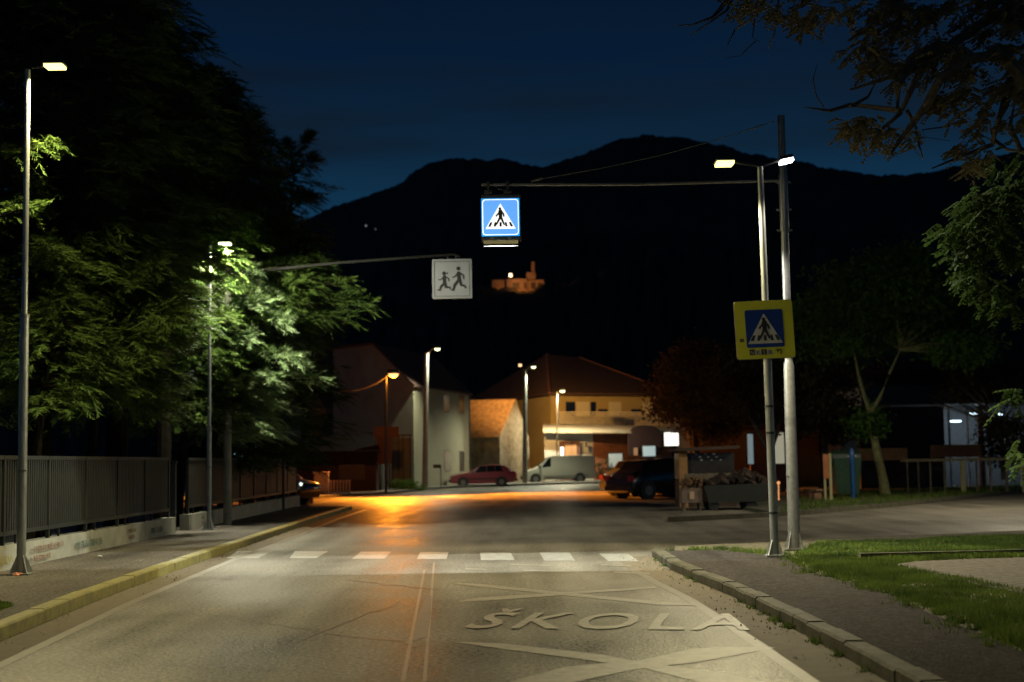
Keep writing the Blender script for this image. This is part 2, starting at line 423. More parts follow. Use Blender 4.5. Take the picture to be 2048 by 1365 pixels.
# far side of the side road: park verge
FK = gp([(1335, 1045), (1400, 1042), (1500, 1037), (1620, 1030), (1800, 1013), (1900, 1003), (2048, 986)])
FK = FK + [FK[-1] + (FK[-1] - FK[-2]) * 3]
fkr = resample(FK, 1.0)
tag(ribbon(fkr, .16, -.1, .13).build('kerb_park', M['kerb_s']), kind='structure')
fin = offs(fkr, .162)
pkp = [(p.x, p.y) for p in fin if p.x > 6.4] + [(70, 110), (24, 110)] 
i0 = [p for p in fin if p.x > 6.4][0]
pkp += [(12, 62), (i0.x, i0.y + 6)]
tag(MB().prism(pkp, -.1, .10).build('park_ground', M['dirt']), kind='structure')
# pavement in front of the houses
FS = gp([(560, 1003), (700, 993), (790, 988), (870, 979), (960, 974), (1100, 970), (1215, 967)])
fs2 = resample([FS[0] + Vector((-30, 4, 0))] + FS, 1.5)
fs2 = fs2 + [fs2[-1] + Vector((14, 6))]
tag(ribbon(fs2, .16, -.1, .12).build('kerb_far', M['kerb_s']), kind='structure')
fi = offs(fs2, .162)
tag(MB().prism([(p.x, p.y) for p in fi] + [(40, 126), (-60, 126)], -.1, .11).build('sidewalk_far', mat('far_pavement', (.16, .15, .13), .85)), kind='structure')

# road markings ----------------------------------------------------
Z1 = .004
ZL = [.0022]
def zn():
    ZL[0] += .0001; return ZL[0]
def sheet(quads, name, m, z=Z1):
    mb = MB()
    for q in quads:
        p = gp(q); zq = zn(); mb.add([(a.x, a.y, zq) for a in p], [tuple(range(len(p)))])
    o = mb.build(name, m); tag(o, kind='structure'); return o
sheet([[(475, 1103), (545, 1103), (515, 1117), (453, 1117)], [(590, 1103), (657, 1103), (632, 1117), (579, 1117)],
       [(722, 1104), (783, 1104), (768, 1118), (704, 1118)], [(840, 1105), (897, 1105), (893, 1119), (834, 1119)],
       [(960, 1106), (1022, 1106), (1029, 1121), (962, 1121)], [(1079, 1106), (1139, 1106), (1150, 1122), (1089, 1122)],
       [(1198, 1108), (1256, 1108), (1277, 1123), (1217, 1123)]], 'zebra_crossing_paint', M['zebra'])
EL = resample(offs(KL, -.55), .8)
sheetl = strip_sheet(EL, 0, .12, zn()); tag(sheetl.build('edge_line_left', M['mark2']), kind='structure')
tag(strip_sheet([p for p in KL], -.42, -.01, .0015).build('gutter_dust_left', M['dust']), kind='structure')
er = offs(resample(KR, .8), -.54)
tag(strip_sheet([p for p in er[3:]], -.06, .06, zn()).build('edge_line_right', M['mark2']), kind='structure')
tag(strip_sheet(resample(KR, .8), -.6, -.01, .0018).build('gutter_dust_right', M['dust']), kind='structure')
sheet([[(847, 1140), (851, 1140), (810, 1365), (801, 1365)], [(866, 1126), (870, 1126), (853, 1365), (845, 1365)]], 'centre_line', M['mark2'])
sheet([[(849, 1200), (863, 1192), (862, 1230), (855, 1275), (826, 1283), (833, 1240)]], 'dark_road_patch', mat('road_patch', (.088, .08, .068), .6))
sheet([[(805, 1122), (806.5, 1122), (784, 1190), (782.5, 1190)], [(784, 1190), (782.5, 1190), (760, 1262), (761.6, 1262)], [(761.6, 1262), (760, 1262), (731, 1365), (733, 1365)]], 'road_seam', M['tar'])
sheet([[(1020, 1129), (1100, 1131), (1103, 1133), (1022, 1131.5)], [(1045, 1140.5), (1138, 1143), (1142, 1145.5), (1047, 1142.8)],
       [(930, 1137), (970, 1138.5), (972, 1141), (930, 1139.5)], [(1200, 1129.5), (1262, 1132), (1264, 1134), (1203, 1131.5)], [(1225, 1144), (1298, 1147), (1302, 1149.5), (1229, 1147)]], 'give_way_dashes', M['mark'])
sheet([[(905, 1166), (960, 1169), (1170, 1190), (1400, 1212), (1330, 1212), (1130, 1192), (925, 1171)]], 'school_zigzag', M['mark'])
sheet([[(915, 1203), (960, 1196), (1120, 1186), (1315, 1174), (1310, 1177.5), (1180, 1187), (1010, 1200), (920, 1205)]], 'school_zigzag', M['mark'], Z1 * 2)
sheet([[(905, 1285), (1000, 1288), (1200, 1310), (1285, 1326), (1450, 1348), (1560, 1372), (1420, 1372), (1290, 1338), (1180, 1322), (1010, 1300)]], 'school_zigzag', M['mark'])
sheet([[(1010, 1368), (1130, 1335), (1280, 1322), (1380, 1300), (1440, 1295), (1553, 1296), (1490, 1308), (1400, 1325), (1270, 1340), (1120, 1372)]], 'school_zigzag', M['mark'], Z1 * 2)
random.seed(12)
for x0, y0, dx, dy, k in ((420, 1230, 34, 5, 14), (560, 1300, 22, -9, 12), (690, 1160, 20, 2, 10), (1180, 1215, 9, 9, 10), (940, 1320, 16, 8, 9), (330, 1330, 26, 1, 10)):
    pts = [(x0 + dx * i + random.uniform(-6, 6), y0 + dy * i + random.uniform(-3, 3)) for i in range(k)]
    sheet([[pts[i], pts[i + 1], (pts[i + 1][0] + .5, pts[i + 1][1] + .9), (pts[i][0] + .5, pts[i][1] + .9)] for i in range(k - 1)], 'road_crack', M['tar'])
# the word on the road
A0 = G(925, 1258); A1 = G(1500, 1262); top = G(1140, 1226)
ux = (A1 - A0); Lw = ux.length; ux.normalize(); uy = Vector((-ux.y, ux.x, 0))
hgt = (top - A0).dot(uy)
tx = None
def road_word(s):
    cu = bpy.data.curves.new('w', 'FONT'); cu.body = s; cu.size = 1; cu.resolution_u = 3; cu.space_character = 1.22; cu.offset = .012
    to = bpy.data.objects.new('tmp', cu); col.objects.link(to); dg = bpy.context.evaluated_depsgraph_get()
    me = bpy.data.meshes.new_from_object(to.evaluated_get(dg)); bpy.data.objects.remove(to)
    xs = [v.co.x for v in me.vertices]; x0, x1 = min(xs), max(xs)
    for v in me.vertices:
        p = A0 + ux * ((v.co.x - x0) / (x1 - x0) * Lw) + uy * (v.co.y / .74 * hgt); v.co = (p.x, p.y, ZL[0] + .0002)
    me.materials.clear(); me.materials.append(M['mark']); o = bpy.data.objects.new('road_lettering', me); col.objects.link(o); tag(o, kind='structure')
road_word('ŠKOLA')
# ------------------------------------------------------------------ street furniture
X, Y, Z = Vector((1, 0, 0)), Vector((0, 1, 0)), Vector((0, 0, 1))
LY = (1.0, .86, .45); LW = (1.0, .93, .78); LG = (.95, 1.0, .72)
ledY = emat('led_panel_yellow', (1, .9, .3), 2.6); ledW = emat('led_panel_white', (1, .96, .9), 12); ledG = emat('led_panel_green', (.9, 1, .5), 7)
def flange(mb, x, y, z, r, h=.28, spread=.13):
    for k in range(4):
        a = R(45 + 90 * k); d = Vector((math.cos(a), math.sin(a), 0)); q = Vector((-d.y, d.x, 0)) * .006
        c = Vector((x, y, z))
        tri = [c + d * r * .9 + Z * h, c + d * r * .9, c + d * (r + spread)]
        mb.add([p - q for p in tri] + [p + q for p in tri], [(0, 1, 2), (3, 5, 4), (0, 3, 4, 1), (1, 4, 5, 2), (2, 5, 3, 0)])
    mb.box((x, y, z + .012), (2 * (r + spread) * .8, 2 * (r + spread) * .8, .024))
def lamp_head(root, c, w, ln, led, tilt=0.0, yaw=0.0):
    Mx = Matrix.Translation(c) @ Matrix.Rotation(yaw, 4, 'Z') @ Matrix.Rotation(tilt, 4, 'Y')
    mb = MB()
    pr = [(-w * .5, -ln * .5), (w * .42, -ln * .5), (w * .5, -ln * .38), (w * .5, ln * .38), (w * .42, ln * .5), (-w * .5, ln * .5)]
    vs = [Mx @ Vector((p[0], p[1], 0)) for p in pr] + [Mx @ Vector((p[0] * .9, p[1] * .9, .055)) for p in pr]
    n = 6
    mb.add(vs, [tuple(range(n))[::-1], tuple(range(n, 2 * n))] + [(i, (i + 1) % n, n + (i + 1) % n, n + i) for i in range(n)])
    h = mb.build('lamp_head', M['dark'], root)
    m2 = MB(); m2.add([Mx @ Vector((x, y, z)) for z in (-.045, -.003) for x, y in ((-w * .43, -ln * .43), (w * .43, -ln * .43), (w * .43, ln * .43), (-w * .43, ln * .43))],
                      [(0, 1, 2, 3), (4, 7, 6, 5), (0, 4, 5, 1), (1, 5, 6, 2), (2, 6, 7, 3), (3, 7, 4, 0)])
    m2.build('led_panel', led, h)
    return Mx @ Vector((0, 0, -.12))
def tall_lamp(px, py, zb, topy, headx, label, power, color, led, group, joint=.42, r0=.062, r1=.042, tgt=(.6, 0, -6), size=120, blend=.3):
    b = G(px, py, zb)
    t = P(px + (1150 - topy) * .004, topy, b.y)
    root = thing('street_lamp', (b.x, b.y, zb), label, 'street lamp', group)
    zt = t.z; zj = zb + (zt - zb) * joint
    mb = MB(); mb.tube([(b.x, b.y, zb), (b.x, b.y, zj)], r0, 16); mb.build('lower_pole', M['pole'], root, smooth=True)
    mb = MB(); mb.tube([(b.x, b.y, zj - .02), (b.x, b.y, zt)], [r1, r1 * .95], 16); mb.build('upper_pole', M['pole'], root, smooth=True)
    mb = MB(); mb.tube([(b.x, b.y, zj - .03), (b.x, b.y, zj + .02)], r0 * 1.12, 16); mb.build('joint_collar', M['galv'], root, smooth=True)
    mb = MB(); mb.tube([(b.x, b.y, zb + 1.42), (b.x, b.y, zb + 1.46)], r0 * 1.06, 16); mb.box((b.x + .06, b.y - r0, zb + 1.45), (.04, .03, .015), ry=.5); mb.build('clamp_band', M['galv'], root)
    mb = MB(); flange(mb, b.x, b.y, zb, r0); mb.build('base_plate', M['pole'], root)
    hx = P(headx, topy - 6, b.y)
    mb = MB(); mb.tube([(b.x, b.y, zt - .08), (b.x + .05, b.y, zt + .03), (hx.x, b.y, zt + .05)], [.03, .024, .018], 10); mb.build('arm', M['dark'], root, smooth=True)
    c = lamp_head(root, (hx.x, b.y, zt + .06), .30, .26, led)
    light('lamp_light', 'SPOT', c, power, color, root, spot_size=R(size), spot_blend=blend, shadow_soft_size=.1, target=c + Vector(tgt))
    return root, b, zt
LG1 = 'tall slim street lamps along the left pavement'
tall_lamp(42, 1150, KH, 140, 110, 'tall grey lamp post nearest the camera, beside the low painted wall', 1900, LY, ledY, LG1, joint=.505, tgt=(1.0, 0, -7), size=158)
tall_lamp(418, 1060, KH, 492, 450, 'slim grey lamp post rising in front of the brightly lit conifer', 3000, (1, .96, .72), ledG, LG1, joint=.36, r0=.055, r1=.042, tgt=(1.4, 1.0, -6), size=168)
tall_lamp(-2900, 1560, KH, -3000, 0, 'lamp post', 1, LY, ledY, LG1) if False else None
# the next lamp of the row, just outside the frame on the left
root = thing('street_lamp', (-6.75, 6.6, KH), 'lamp post of the same row standing left of the frame', 'street lamp', LG1)
mb = MB(); mb.tube([(-6.75, 6.6, KH), (-6.75, 6.6, 3.6)], .062, 16).tube([(-6.75, 6.6, 3.6), (-6.75, 6.6, 7.3)], .042, 16); mb.build('pole', M['pole'], root)
mb = MB(); mb.tube([(-6.75, 6.6, 7.25), (-6.1, 6.6, 7.38)], .02, 8); mb.build('arm', M['dark'], root)
c = lamp_head(root, (-6.1, 6.6, 7.4), .31, .34, ledY)
light('lamp_light', 'SPOT', c, 650, LY, root, spot_size=R(150), spot_blend=.5, shadow_soft_size=.1, target=c + Vector((2.2, .3, -6)))

root = thing('street_lamp', (15.5, 40, RH), 'lamp post of the side road standing right of the frame', 'street lamp')
mb = MB(); mb.tube([(15.5, 40, 0), (15.5, 40, 3.6)], .062, 16).tube([(15.5, 40, 3.6), (15.5, 40, 7.6)], .042, 16); mb.build('pole', M['pole'], root)
mb = MB(); mb.tube([(15.5, 40, 7.55), (15.1, 40, 7.68)], .02, 8); mb.build('arm', M['dark'], root)
c = lamp_head(root, (14.9, 40, 7.7), .31, .34, ledY)
light('lamp_light', 'SPOT', c, 2800, (1, .88, .62), root, spot_size=R(172), spot_blend=.6, shadow_soft_size=.1, target=c + Vector((-.5, -.6, -6)))
# double headed lamp on the right
b = G(1550, 1113, RH); root = thing('double_street_lamp', b, 'slim grey pole carrying two lamp heads, left of the galvanised gantry pole', 'street lamp')
t = P(1520, 334, b.y); zt = t.z
lean = Vector((t.x - b.x, 0, 0))
def lp(z): return Vector((b.x, b.y, z)) + lean * ((z - RH) / (zt - RH))
zj = RH + 3.0
MB().tube([lp(RH), lp(zj)], .062, 18).build('lower_pole', M['pole'], root, smooth=True)
MB().tube([lp(zj - .02), lp(zt)], [.05, .046], 18).build('upper_pole', M['pole'], root, smooth=True)
MB().tube([lp(zj - .04), lp(zj + .03)], .066, 18).build('joint_collar', M['galv'], root, smooth=True)
for zc in (2.35, 1.95, .75): MB().tube([lp(zc), lp(zc + .035)], .066, 18).build('clamp_band', M['dark'], root)
mb = MB(); flange(mb, b.x, b.y, RH, .062, .26, .12); mb.build('base_plate', M['pole'], root)
tp = lp(zt)
h1 = P(1449, 329, b.y); h2 = P(1572, 324, b.y)
mb = MB(); mb.tube([tp - Z * .05, tp + Vector((-.06, 0, .02)), (h1.x, b.y, h1.z + .05)], [.03, .022, .016], 8).tube([tp - Z * .05, tp + Vector((.06, 0, .02)), (h2.x, b.y, h2.z + .05)], [.03, .022, .016], 8); mb.build('crossarm', M['dark'], root, smooth=True)
c1 = lamp_head(root, (h1.x, b.y, h1.z + .03), .30, .36, ledY)
c2 = lamp_head(root, (h2.x, b.y, h2.z + .03), .22, .26, ledW, tilt=-.2)
light('lamp_light', 'SPOT', c1, 2200, (1, .88, .5), root, spot_size=R(124), spot_blend=.18, shadow_soft_size=.08, target=c1 + Vector((-2.2, -1.6, -6)))
light('lamp_light', 'SPOT', c2, 650, (1, .92, .82), root, spot_size=R(124), spot_blend=.2, shadow_soft_size=.08, target=c2 + Vector((3.2, -1.2, -6)))
DX, DY = b.x, b.y

# galvanised gantry pole, arm, stay
g = G(1589, 1100, RH); root = thing('gantry_pole', g, 'tall galvanised pole whose long arm carries the lit crossing sign', 'gantry pole')
tt = P(1562, 232, g.y); ztp = tt.z; gl = Vector((tt.x - g.x, 0, 0))
def gpz(z): return Vector((g.x, g.y, z)) + gl * ((z - RH) / (ztp - RH))
z2 = P(1578, 728, g.y).z; z3 = P(1572, 420, g.y).z; z4 = P(1568, 365, g.y).z
MB().tube([gpz(RH), gpz(z2 - .05), gpz(z2 + .06)], [.098, .085, .062], 24).build('lower_pole', M['galv'], root, smooth=True)
MB().tube([gpz(z2), gpz(z4), gpz(ztp)], [.062, .062, .06], 24).build('upper_pole', M['galv'], root, smooth=True)
MB().tube([gpz(z3 - .35), gpz(z4 + .12)], .073, 24).build('sleeve', M['galv'], root, smooth=True)
for z in (z3, z3 - .34, z4):
    mb = MB(); mb.tube([gpz(z - .02), gpz(z + .02)], .082, 20); mb.box(gpz(z) + Vector((.1, 0, 0)), (.05, .03, .03)); mb.box(gpz(z) + Vector((-.1, 0, 0)), (.05, .03, .03)); mb.build('clamp', M['galv'], root)
mb = MB(); flange(mb, g.x, g.y, RH, .095, .32, .09); mb.build('base_plate', M['galv'], root)
MB().tube([gpz(1.28), gpz(1.31)], .094, 20).box(gpz(1.3) + Vector((-.09, -.06, 0)), (.05, .03, .015), ry=.5).build('clamp_band', M['galv'], root)
MB().tube([gpz(2.1), gpz(2.25)], .09, 20).build('tape_band', M['galv'], root)
AY = g.y + .02
a1 = gpz(z4 + .03); a0 = P(963, 370, g.y)
MB().tube([a1, (a1 + a0) / 2 - Z * .03, a0], [.028, .026, .025], 12).build('arm', M['galv'], root, smooth=True)
s0 = P(1085, 358, g.y); s1 = gpz(ztp - .06)
mid = (s0 + s1) / 2 - Z * .10
st = MB(); st.tube([s0, s0.lerp(s1, .25) - Z * .07, mid, s0.lerp(s1, .75) - Z * .07, s1], .006, 6); st.tube([s0.lerp(s1, .86) - Z * .04, s0.lerp(s1, .92) - Z * .02], .014, 6); st.build('stay_cable', M['galv'], root)
st = MB(); st.tube([P(1062, 364, g.y), P(1085, 357, g.y)], .02, 8); st.build('stay_anchor', M['galv'], root)

# lit crossing sign on the arm
def walker(root, o, ux, uy, n, s, mdark, t, z0, name='pictogram'):
    """pedestrian on stripes inside a triangle of side ~ .8 s; origin = sign centre"""
    mb = MB()
    q = lambda pts: [(x * s, y * s) for x, y in pts]
    stroke(mb, q([(.0, .155), (.0, -.02)]), [.125 * s, .095 * s], o, ux, uy, n, t, z0)
    stroke(mb, q([(-.01, .16), (-.06, .10), (-.12, .03)]), .045 * s, o, ux, uy, n, t + .0003, z0)
    stroke(mb, q([(.02, .16), (.085, .09), (.095, .02)]), .045 * s, o, ux, uy, n, t + .0006, z0)
    stroke(mb, q([(-.02, -.02), (-.07, -.12), (-.12, -.21)]), [.066 * s, .056 * s, .045 * s], o, ux, uy, n, t + .0009, z0)
    stroke(mb, q([(.02, -.02), (.06, -.12), (.10, -.21)]), [.066 * s, .056 * s, .045 * s], o, ux, uy, n, t + .0012, z0)
    mb.extr(q([(-.015 + .040 * math.cos(R(30 * k)), .238 + .040 * math.sin(R(30 * k))) for k in range(12)]), Vector(o) + n * z0, ux, uy, n, t)
    mb.build(name, mdark, root)
    for a, b_, c_, d in (((-.355), -.275, -.225, -.285), ((-.20), -.13, -.12, -.165), ((-.035), .035, .03, -.03), ((.13), .20, .165, .12), ((.275), .355, .285, .225)):
        MB().extr(q([(a, -.27), (b_, -.27), (c_, -.14), (d, -.14)]), Vector(o) + n * z0, ux, uy, n, t * .6).build('stripe', mdark, root)
sc_ = P(1001, 435, g.y - .02)
SW = 77 / F_ * g.y
root = thing('lit_crossing_sign', (sc_.x, sc_.y, sc_.z - SW * .75), 'glowing blue pedestrian crossing sign box hanging from the gantry arm', 'traffic sign')
yaw = .0; ux = Vector((math.cos(yaw), math.sin(yaw), 0)); nn = Vector((math.sin(yaw), -math.cos(yaw), 0))
mb = MB(); mb.box(sc_ + Vector((.01, .09, 0)), (SW + .03, .16, SW + .13)); mb.build('casing', M['black'], root)
blue = emat('lit_blue', lin(92, 158, 250)[:3], 1.0); cyan = emat('lit_edge', lin(30, 150, 235)[:3], 1.0); wht = emat('lit_white', (1, 1, 1), 1.15)
h = SW / 2
MB().extr(rrect(-h, -h, h, h, .012), sc_, X, Z, nn, .012).build('lit_edge', cyan, root)
MB().extr(rrect(-h * .95, -h * .95, h * .95, h * .95, .05), sc_, X, Z, nn, .015).build('lit_border', wht, root)
MB().extr(rrect(-h * .91, -h * .91, h * .91, h * .91, .045), sc_, X, Z, nn, .018).build('lit_face', blue, root)
tr = [(-.395 * SW, -.31 * SW), (.395 * SW, -.31 * SW), (0, .36 * SW)]
MB().extr(tr, sc_, X, Z, nn, .021).build('lit_triangle', wht, root)
walker(root, sc_, X, Z, nn, SW * .94, M['black'], .004, .0215)
for k in (-.075 - .12, .12 - .0):
    x = sc_.x + k * 1.0; mb = MB()
    mb.box((x, g.y, sc_.z + h + .11), (.13, .05, .06)); mb.box((x, g.y, sc_.z + h + .17), (.03, .08, .10)); mb.box((x, g.y, a0.z), (.05, .085, .085))
    hg = mb.build('hanger', M['black'], root); mb = MB()
    for j in range(4): mb.box((sc_.x + k - .05 + .033 * j, g.y - .04, sc_.z + h + .085), (.014, .02, .012))
    mb.build('bolts', M['galv'], hg)
MB().tube([(sc_.x - .06, g.y, a0.z - .03), (sc_.x - .02, g.y, a0.z - .08), (sc_.x + .1, g.y, a0.z - .10)], .004, 6).build('cable', M['galv'], root)
# slot lamp under the box that lights only the crossing
zb_ = sc_.z - h - .075; LB = .085; hs = .0265
mb = MB(); cy = g.y
mb.box((sc_.x, cy, zb_ - LB / 2 + .055), (.56, .13, .012))
for sy in (-1, 1): mb.box((sc_.x, cy + sy * (hs + .016) + .0, zb_ - LB / 2), (.56, .03, LB))
mb.build('lamp_baffle', M['black'], root)
mb = MB(); mb.box((sc_.x, cy - hs - .036, zb_ - LB / 2 + .012), (.56, .008, LB - .03)); mb.box((sc_.x, cy + hs + .036, zb_ - LB / 2 + .012), (.56, .008, LB - .03))
mb.box((sc_.x, cy, zb_ + .018), (.57, .10, .01)); mb.build('lamp_housing', mat('khaki_housing', (.42, .39, .27), .6), root)
for sx_ in (-.14, .14): MB().box((sc_.x + sx_, cy, zb_ + .04), (.06, .03, .04)).build('lamp_bracket', M['galv'], root)
slot = light('crossing_light', 'SPOT', (sc_.x, cy, zb_ - LB + .066), 1500, (.95, 1, .9), root, spot_size=R(175), spot_blend=.05, shadow_soft_size=.002,
             target=(sc_.x, cy + .0, 0))

# yellow crossing sign on the double lamp's pole
yc = P(1528.5, 660, b.y - .14); ty = R(1.6); YS = 117 / F_ * b.y
ux = Vector((math.cos(ty), .0, math.sin(ty))); uy = Vector((-math.sin(ty) - .012, 0, math.cos(ty))); n_ = Vector((0, -1, 0))
root = thing('yellow_crossing_sign', yc - Z * YS / 2, 'yellow bordered blue pedestrian crossing sign bolted to the slim double lamp pole', 'traffic sign')
h = YS / 2
ymat = worn('fluorescent_yellow', (.60, .60, .03), (.50, .50, .05), .6, .2, 3, .45, .4); signblue = mat('sign_blue', (.008, .035, .22), .4, var=.1); signwhite = mat('sign_white', (.5, .5, .46), .45, var=.08)
MB().extr(rrect(-h, -h, h, h, .045), yc, ux, uy, n_, .03).build('back_plate', M['galv'], root)
MB().extr(rrect(-h * .985, -h * .985, h * .985, h * .985, .04), yc + n_ * .0302, ux, uy, n_, .003).build('yellow_face', ymat, root)
oc = yc + uy * (YS * .02)
hb = YS * .322
MB().extr(rrect(-hb, -hb, hb, hb, .03), oc + n_ * .0335, ux, uy, n_, .003).build('blue_panel', signblue, root)
s2 = hb * 2
MB().extr([(-.46 * s2, -.40 * s2), (.46 * s2, -.40 * s2), (0, .40 * s2)], oc + n_ * .0368, ux, uy, n_, .002).build('white_triangle', signwhite, root)
walker(root, oc - uy * .02 * s2, ux, uy, n_, s2 * 1.12, M['black'], .002, .0392)
stk = [('N', 1, -.235), ('K', 0, -.135), ('Š', 1, -.035), ('B', 0, .065)]
tdark = mat('sticker_dark', (.015, .015, .015), .6); tlight = mat('sticker_light', (.36, .35, .30), .6)
for chh, dk, fx in stk:
    w = YS * .047; cc = yc + ux * (YS * (fx + .0)) + uy * (-YS * .385)
    tile = MB().extr([(-w, -w * .95), (w, -w * .95), (w, w * (1.15 if dk else .85)), (-w, w * (1.15 if dk else .85))], cc + n_ * .034, ux, uy, n_, .001).build('sticker', tdark if dk else tlight, root)
    text_obj('sticker_letter', chh, YS * .095, cc + n_ * .0352 - uy * YS * .034, ux, uy, n_, tlight if dk else tdark, root, .0008, align='CENTER')
mb = MB(); cc = yc + ux * YS * .21 - uy * YS * .385
stroke(mb, [(-YS * .045, YS * .03), (YS * .04, YS * .032)], YS * .02, cc, ux, uy, n_, .001, .034)
stroke(mb, [(YS * .01, YS * .028), (-YS * .018, -YS * .005)], YS * .018, cc, ux, uy, n_, .0016, .034)
stroke(mb, [(YS * .045, YS * .03), (YS * .048, -YS * .025), (YS * .03, -YS * .04)], YS * .016, cc, ux, uy, n_, .0022, .034)
mb.build('sticker', tdark, root)
mb = MB().extr([(-YS * .036, -YS * .03), (YS * .036, -YS * .03), (YS * .036, YS * .03), (-YS * .036, YS * .03)], yc - ux * YS * .4 - uy * YS * .17, ux, uy, n_, .0345); mb.build('sticker', mat('sticker_grey', (.09, .09, .05), .6), root)
for zz in (-.25, .25):
    MB().box(yc + uy * YS * zz + Vector((0.02, .05, 0)), (.22, .10, .035)).build('bracket', M['galv'], root)

# school sign on its arm at the left
pb = G(455, 1050, KH); root = thing('school_sign_pole', pb, 'thick grey pole by the fence with a long thin arm over the road', 'gantry pole')
armL = P(455, 548, pb.y); armR = P(908, 509, pb.y)
MB().tube([pb, (pb.x, pb.y, armL.z + .4)], [.105, .085], 18).build('pole', M['concpole'], root, smooth=True)
MB().tube([armL, P(680, 526, pb.y), armR, P(920, 514, pb.y)], [.045, .038, .034, .03], 12).build('arm', M['armgrey'], root, smooth=True)
c = P(904, 558, pb.y); S = 80 / F_ * pb.y; h = S / 2
root = thing('school_sign', (c.x, c.y, c.z - h), 'white square sign with two running children hanging from the left arm', 'traffic sign')
MB().extr(rrect(-h, -h, h, h, .03), c + Y * .12, X, Z, -Y, .12).build('panel', mat('school_panel', (.26, .27, .285), .5, var=.12, scale=2), root)
fr = MB(); q = h * .88
for a_, b_ in (((-q, -q), (q, -q)), ((q, -q), (q, q)), ((q, q), (-q, q)), ((-q, q), (-q, -q))):
    x0, x1 = sorted((a_[0], b_[0])); z0, z1 = sorted((a_[1], b_[1]))
    fr.bbox((c.x + x0 - .006, c.y - .004, c.z + z0 - .006), (c.x + x1 + .006, c.y + .001, c.z + z1 + .006))
fr.build('border', M['dark'], root)
def figure(pts_list, head, hr, s, ox, oz):
    mb = MB(); tt_ = .003
    for pts, w in pts_list:
        stroke(mb, [((p[0] + ox) * s, (p[1] + oz) * s) for p in pts], [k * s for k in w], c, X, Z, -Y, tt_, .001); tt_ += .0013
    mb.extr([((head[0] + ox + hr * math.cos(R(30 * k))) * s, (head[1] + oz + hr * math.sin(R(30 * k))) * s) for k in range(12)], c - Y * .001, X, Z, -Y, .003)
    return mb
figure([([(0, .17), (.02, 0)], [.10, .09]), ([(-.02, .17), (-.09, .09), (-.15, .07)], [.04, .035, .03]), ([(.03, .18), (.12, .12), (.13, .03)], [.04, .035, .03]),
        ([(.0, .0), (-.1, -.12), (-.14, -.25), (-.19, -.25)], [.07, .06, .045, .03]), ([(.03, .0), (.06, -.13), (.15, -.15), (.17, -.20)], [.07, .06, .045, .03])], (-.0, .29), .052, S, .165, -.035).build('boy_pictogram', M['black'], root)
mb = figure([([(0, .13), (.0, -.03)], [.09, .085]), ([(-.02, .13), (-.09, .06), (-.15, .06)], [.035, .03, .026]), ([(.03, .13), (.10, .09), (.11, .03)], [.035, .03, .026]),
        ([(-.01, -.04), (-.09, -.11), (-.12, -.20), (-.17, -.2)], [.06, .055, .04, .028]), ([(.02, -.04), (.03, -.13), (.13, -.14), (.14, -.18)], [.06, .055, .04, .028])], (-.01, .22), .048, S, -.19, -.08)
stroke(mb, [((-.19 + .03) * S, (.15) * S), ((-.19 + .075) * S, (.14 - .01) * S), ((-.19 + .08) * S, (.16) * S)], .022 * S, c, X, Z, -Y, .003, .001)
mb.build('girl_pictogram', M['black'], root)
for sx_ in (-.1, .1): MB().tube([(c.x + sx_, c.y + .06, c.z + h), (c.x + sx_, c.y + .06, armR.z - .02)], .012, 8).build('hanger', M['dark'], root)

# sign seen from behind on a dark post
pb = G(567, 1021, KH); root = thing('sign_post', pb, 'dark post with the grey back of a rectangular sign, by the fence end', 'traffic sign')
MB().tube([pb, (pb.x, pb.y, P(567, 812, pb.y).z)], .045, 12).build('post', M['dark'], root, smooth=True)
a_ = P(546, 888, pb.y); b_ = P(600, 818, pb.y)
MB().bbox((a_.x, pb.y + .05, a_.z), (b_.x, pb.y + .075, b_.z)).build('sign_back', mat('sign_back', (.14, .15, .15), .5, .3), root)

# ------------------------------------------------------------------ fence and low wall
def wx(y): return -7.35 - max(0, y - 20) * .012
def wallseg(name, y0, y1, label, th=.22, zt=.49):
    x0, x1 = wx(y0), wx(y1)
    mb = MB(); k = 8; 
    mb.prism([(x0, y0), (x1, y1), (x1 - th, y1), (x0 - th, y0)], KH - .05, zt)
    o = mb.build(name, M['concrete'], origin=((x0 + x1) / 2, (y0 + y1) / 2, KH)); tag(o, label, 'low wall', 'low painted walls under the fence'); return o
w1 = wallseg('low_wall', 4.0, 31.6, 'low cream wall with red and green painted sentences under the near fence')
w2 = wallseg('low_wall', 33.0, 51.5, 'low cream wall past the dark gate post, under the far fence')
def slat_fence(y0, y1, n, label):
    root = thing('metal_fence', (wx((y0 + y1) / 2), (y0 + y1) / 2, .49), label, 'fence', 'grey slatted fences on the low wall')
    zt_ = 1.80; zb0 = .63
    for i in range(n):
        a = y0 + (y1 - y0) * i / n; bb = y0 + (y1 - y0) * (i + 1) / n
        m1 = MB(); k = int((bb - a) / .105)
        for j in range(1, k + 1):
            yy = a + (bb - a) * j / (k + 1); m1.box((wx(yy) - .1, yy, (zt_ + zb0) / 2), (.012, .062, zt_ - zb0 - .1))
        m1.build('slat_panel', M['fence'], root)
        ang = math.atan2(wx(bb) - wx(a), bb - a)
        for zz in (zt_ - .03, zb0 + .03): MB().box(((wx(a) + wx(bb)) / 2 - .1, (a + bb) / 2, zz), (.05, bb - a - .05, .06), rz=-ang).build('rail', M['fence'], root)
        m3 = MB(); m3.box((wx(a) - .1, a, (zt_ + .49) / 2), (.06, .05, zt_ - .49 - .004)); m3.build('post', M['fence'], root)
        m3 = MB(); m3.box((wx(a) - .1, a + .55, .56), (.03, .03, .14)); m3.build('foot', M['fence'], root)
    m3 = MB(); m3.box((wx(y1) - .1, y1, (zt_ + .49) / 2), (.06, .05, zt_ - .49)); m3.build('post', M['fence'], root)
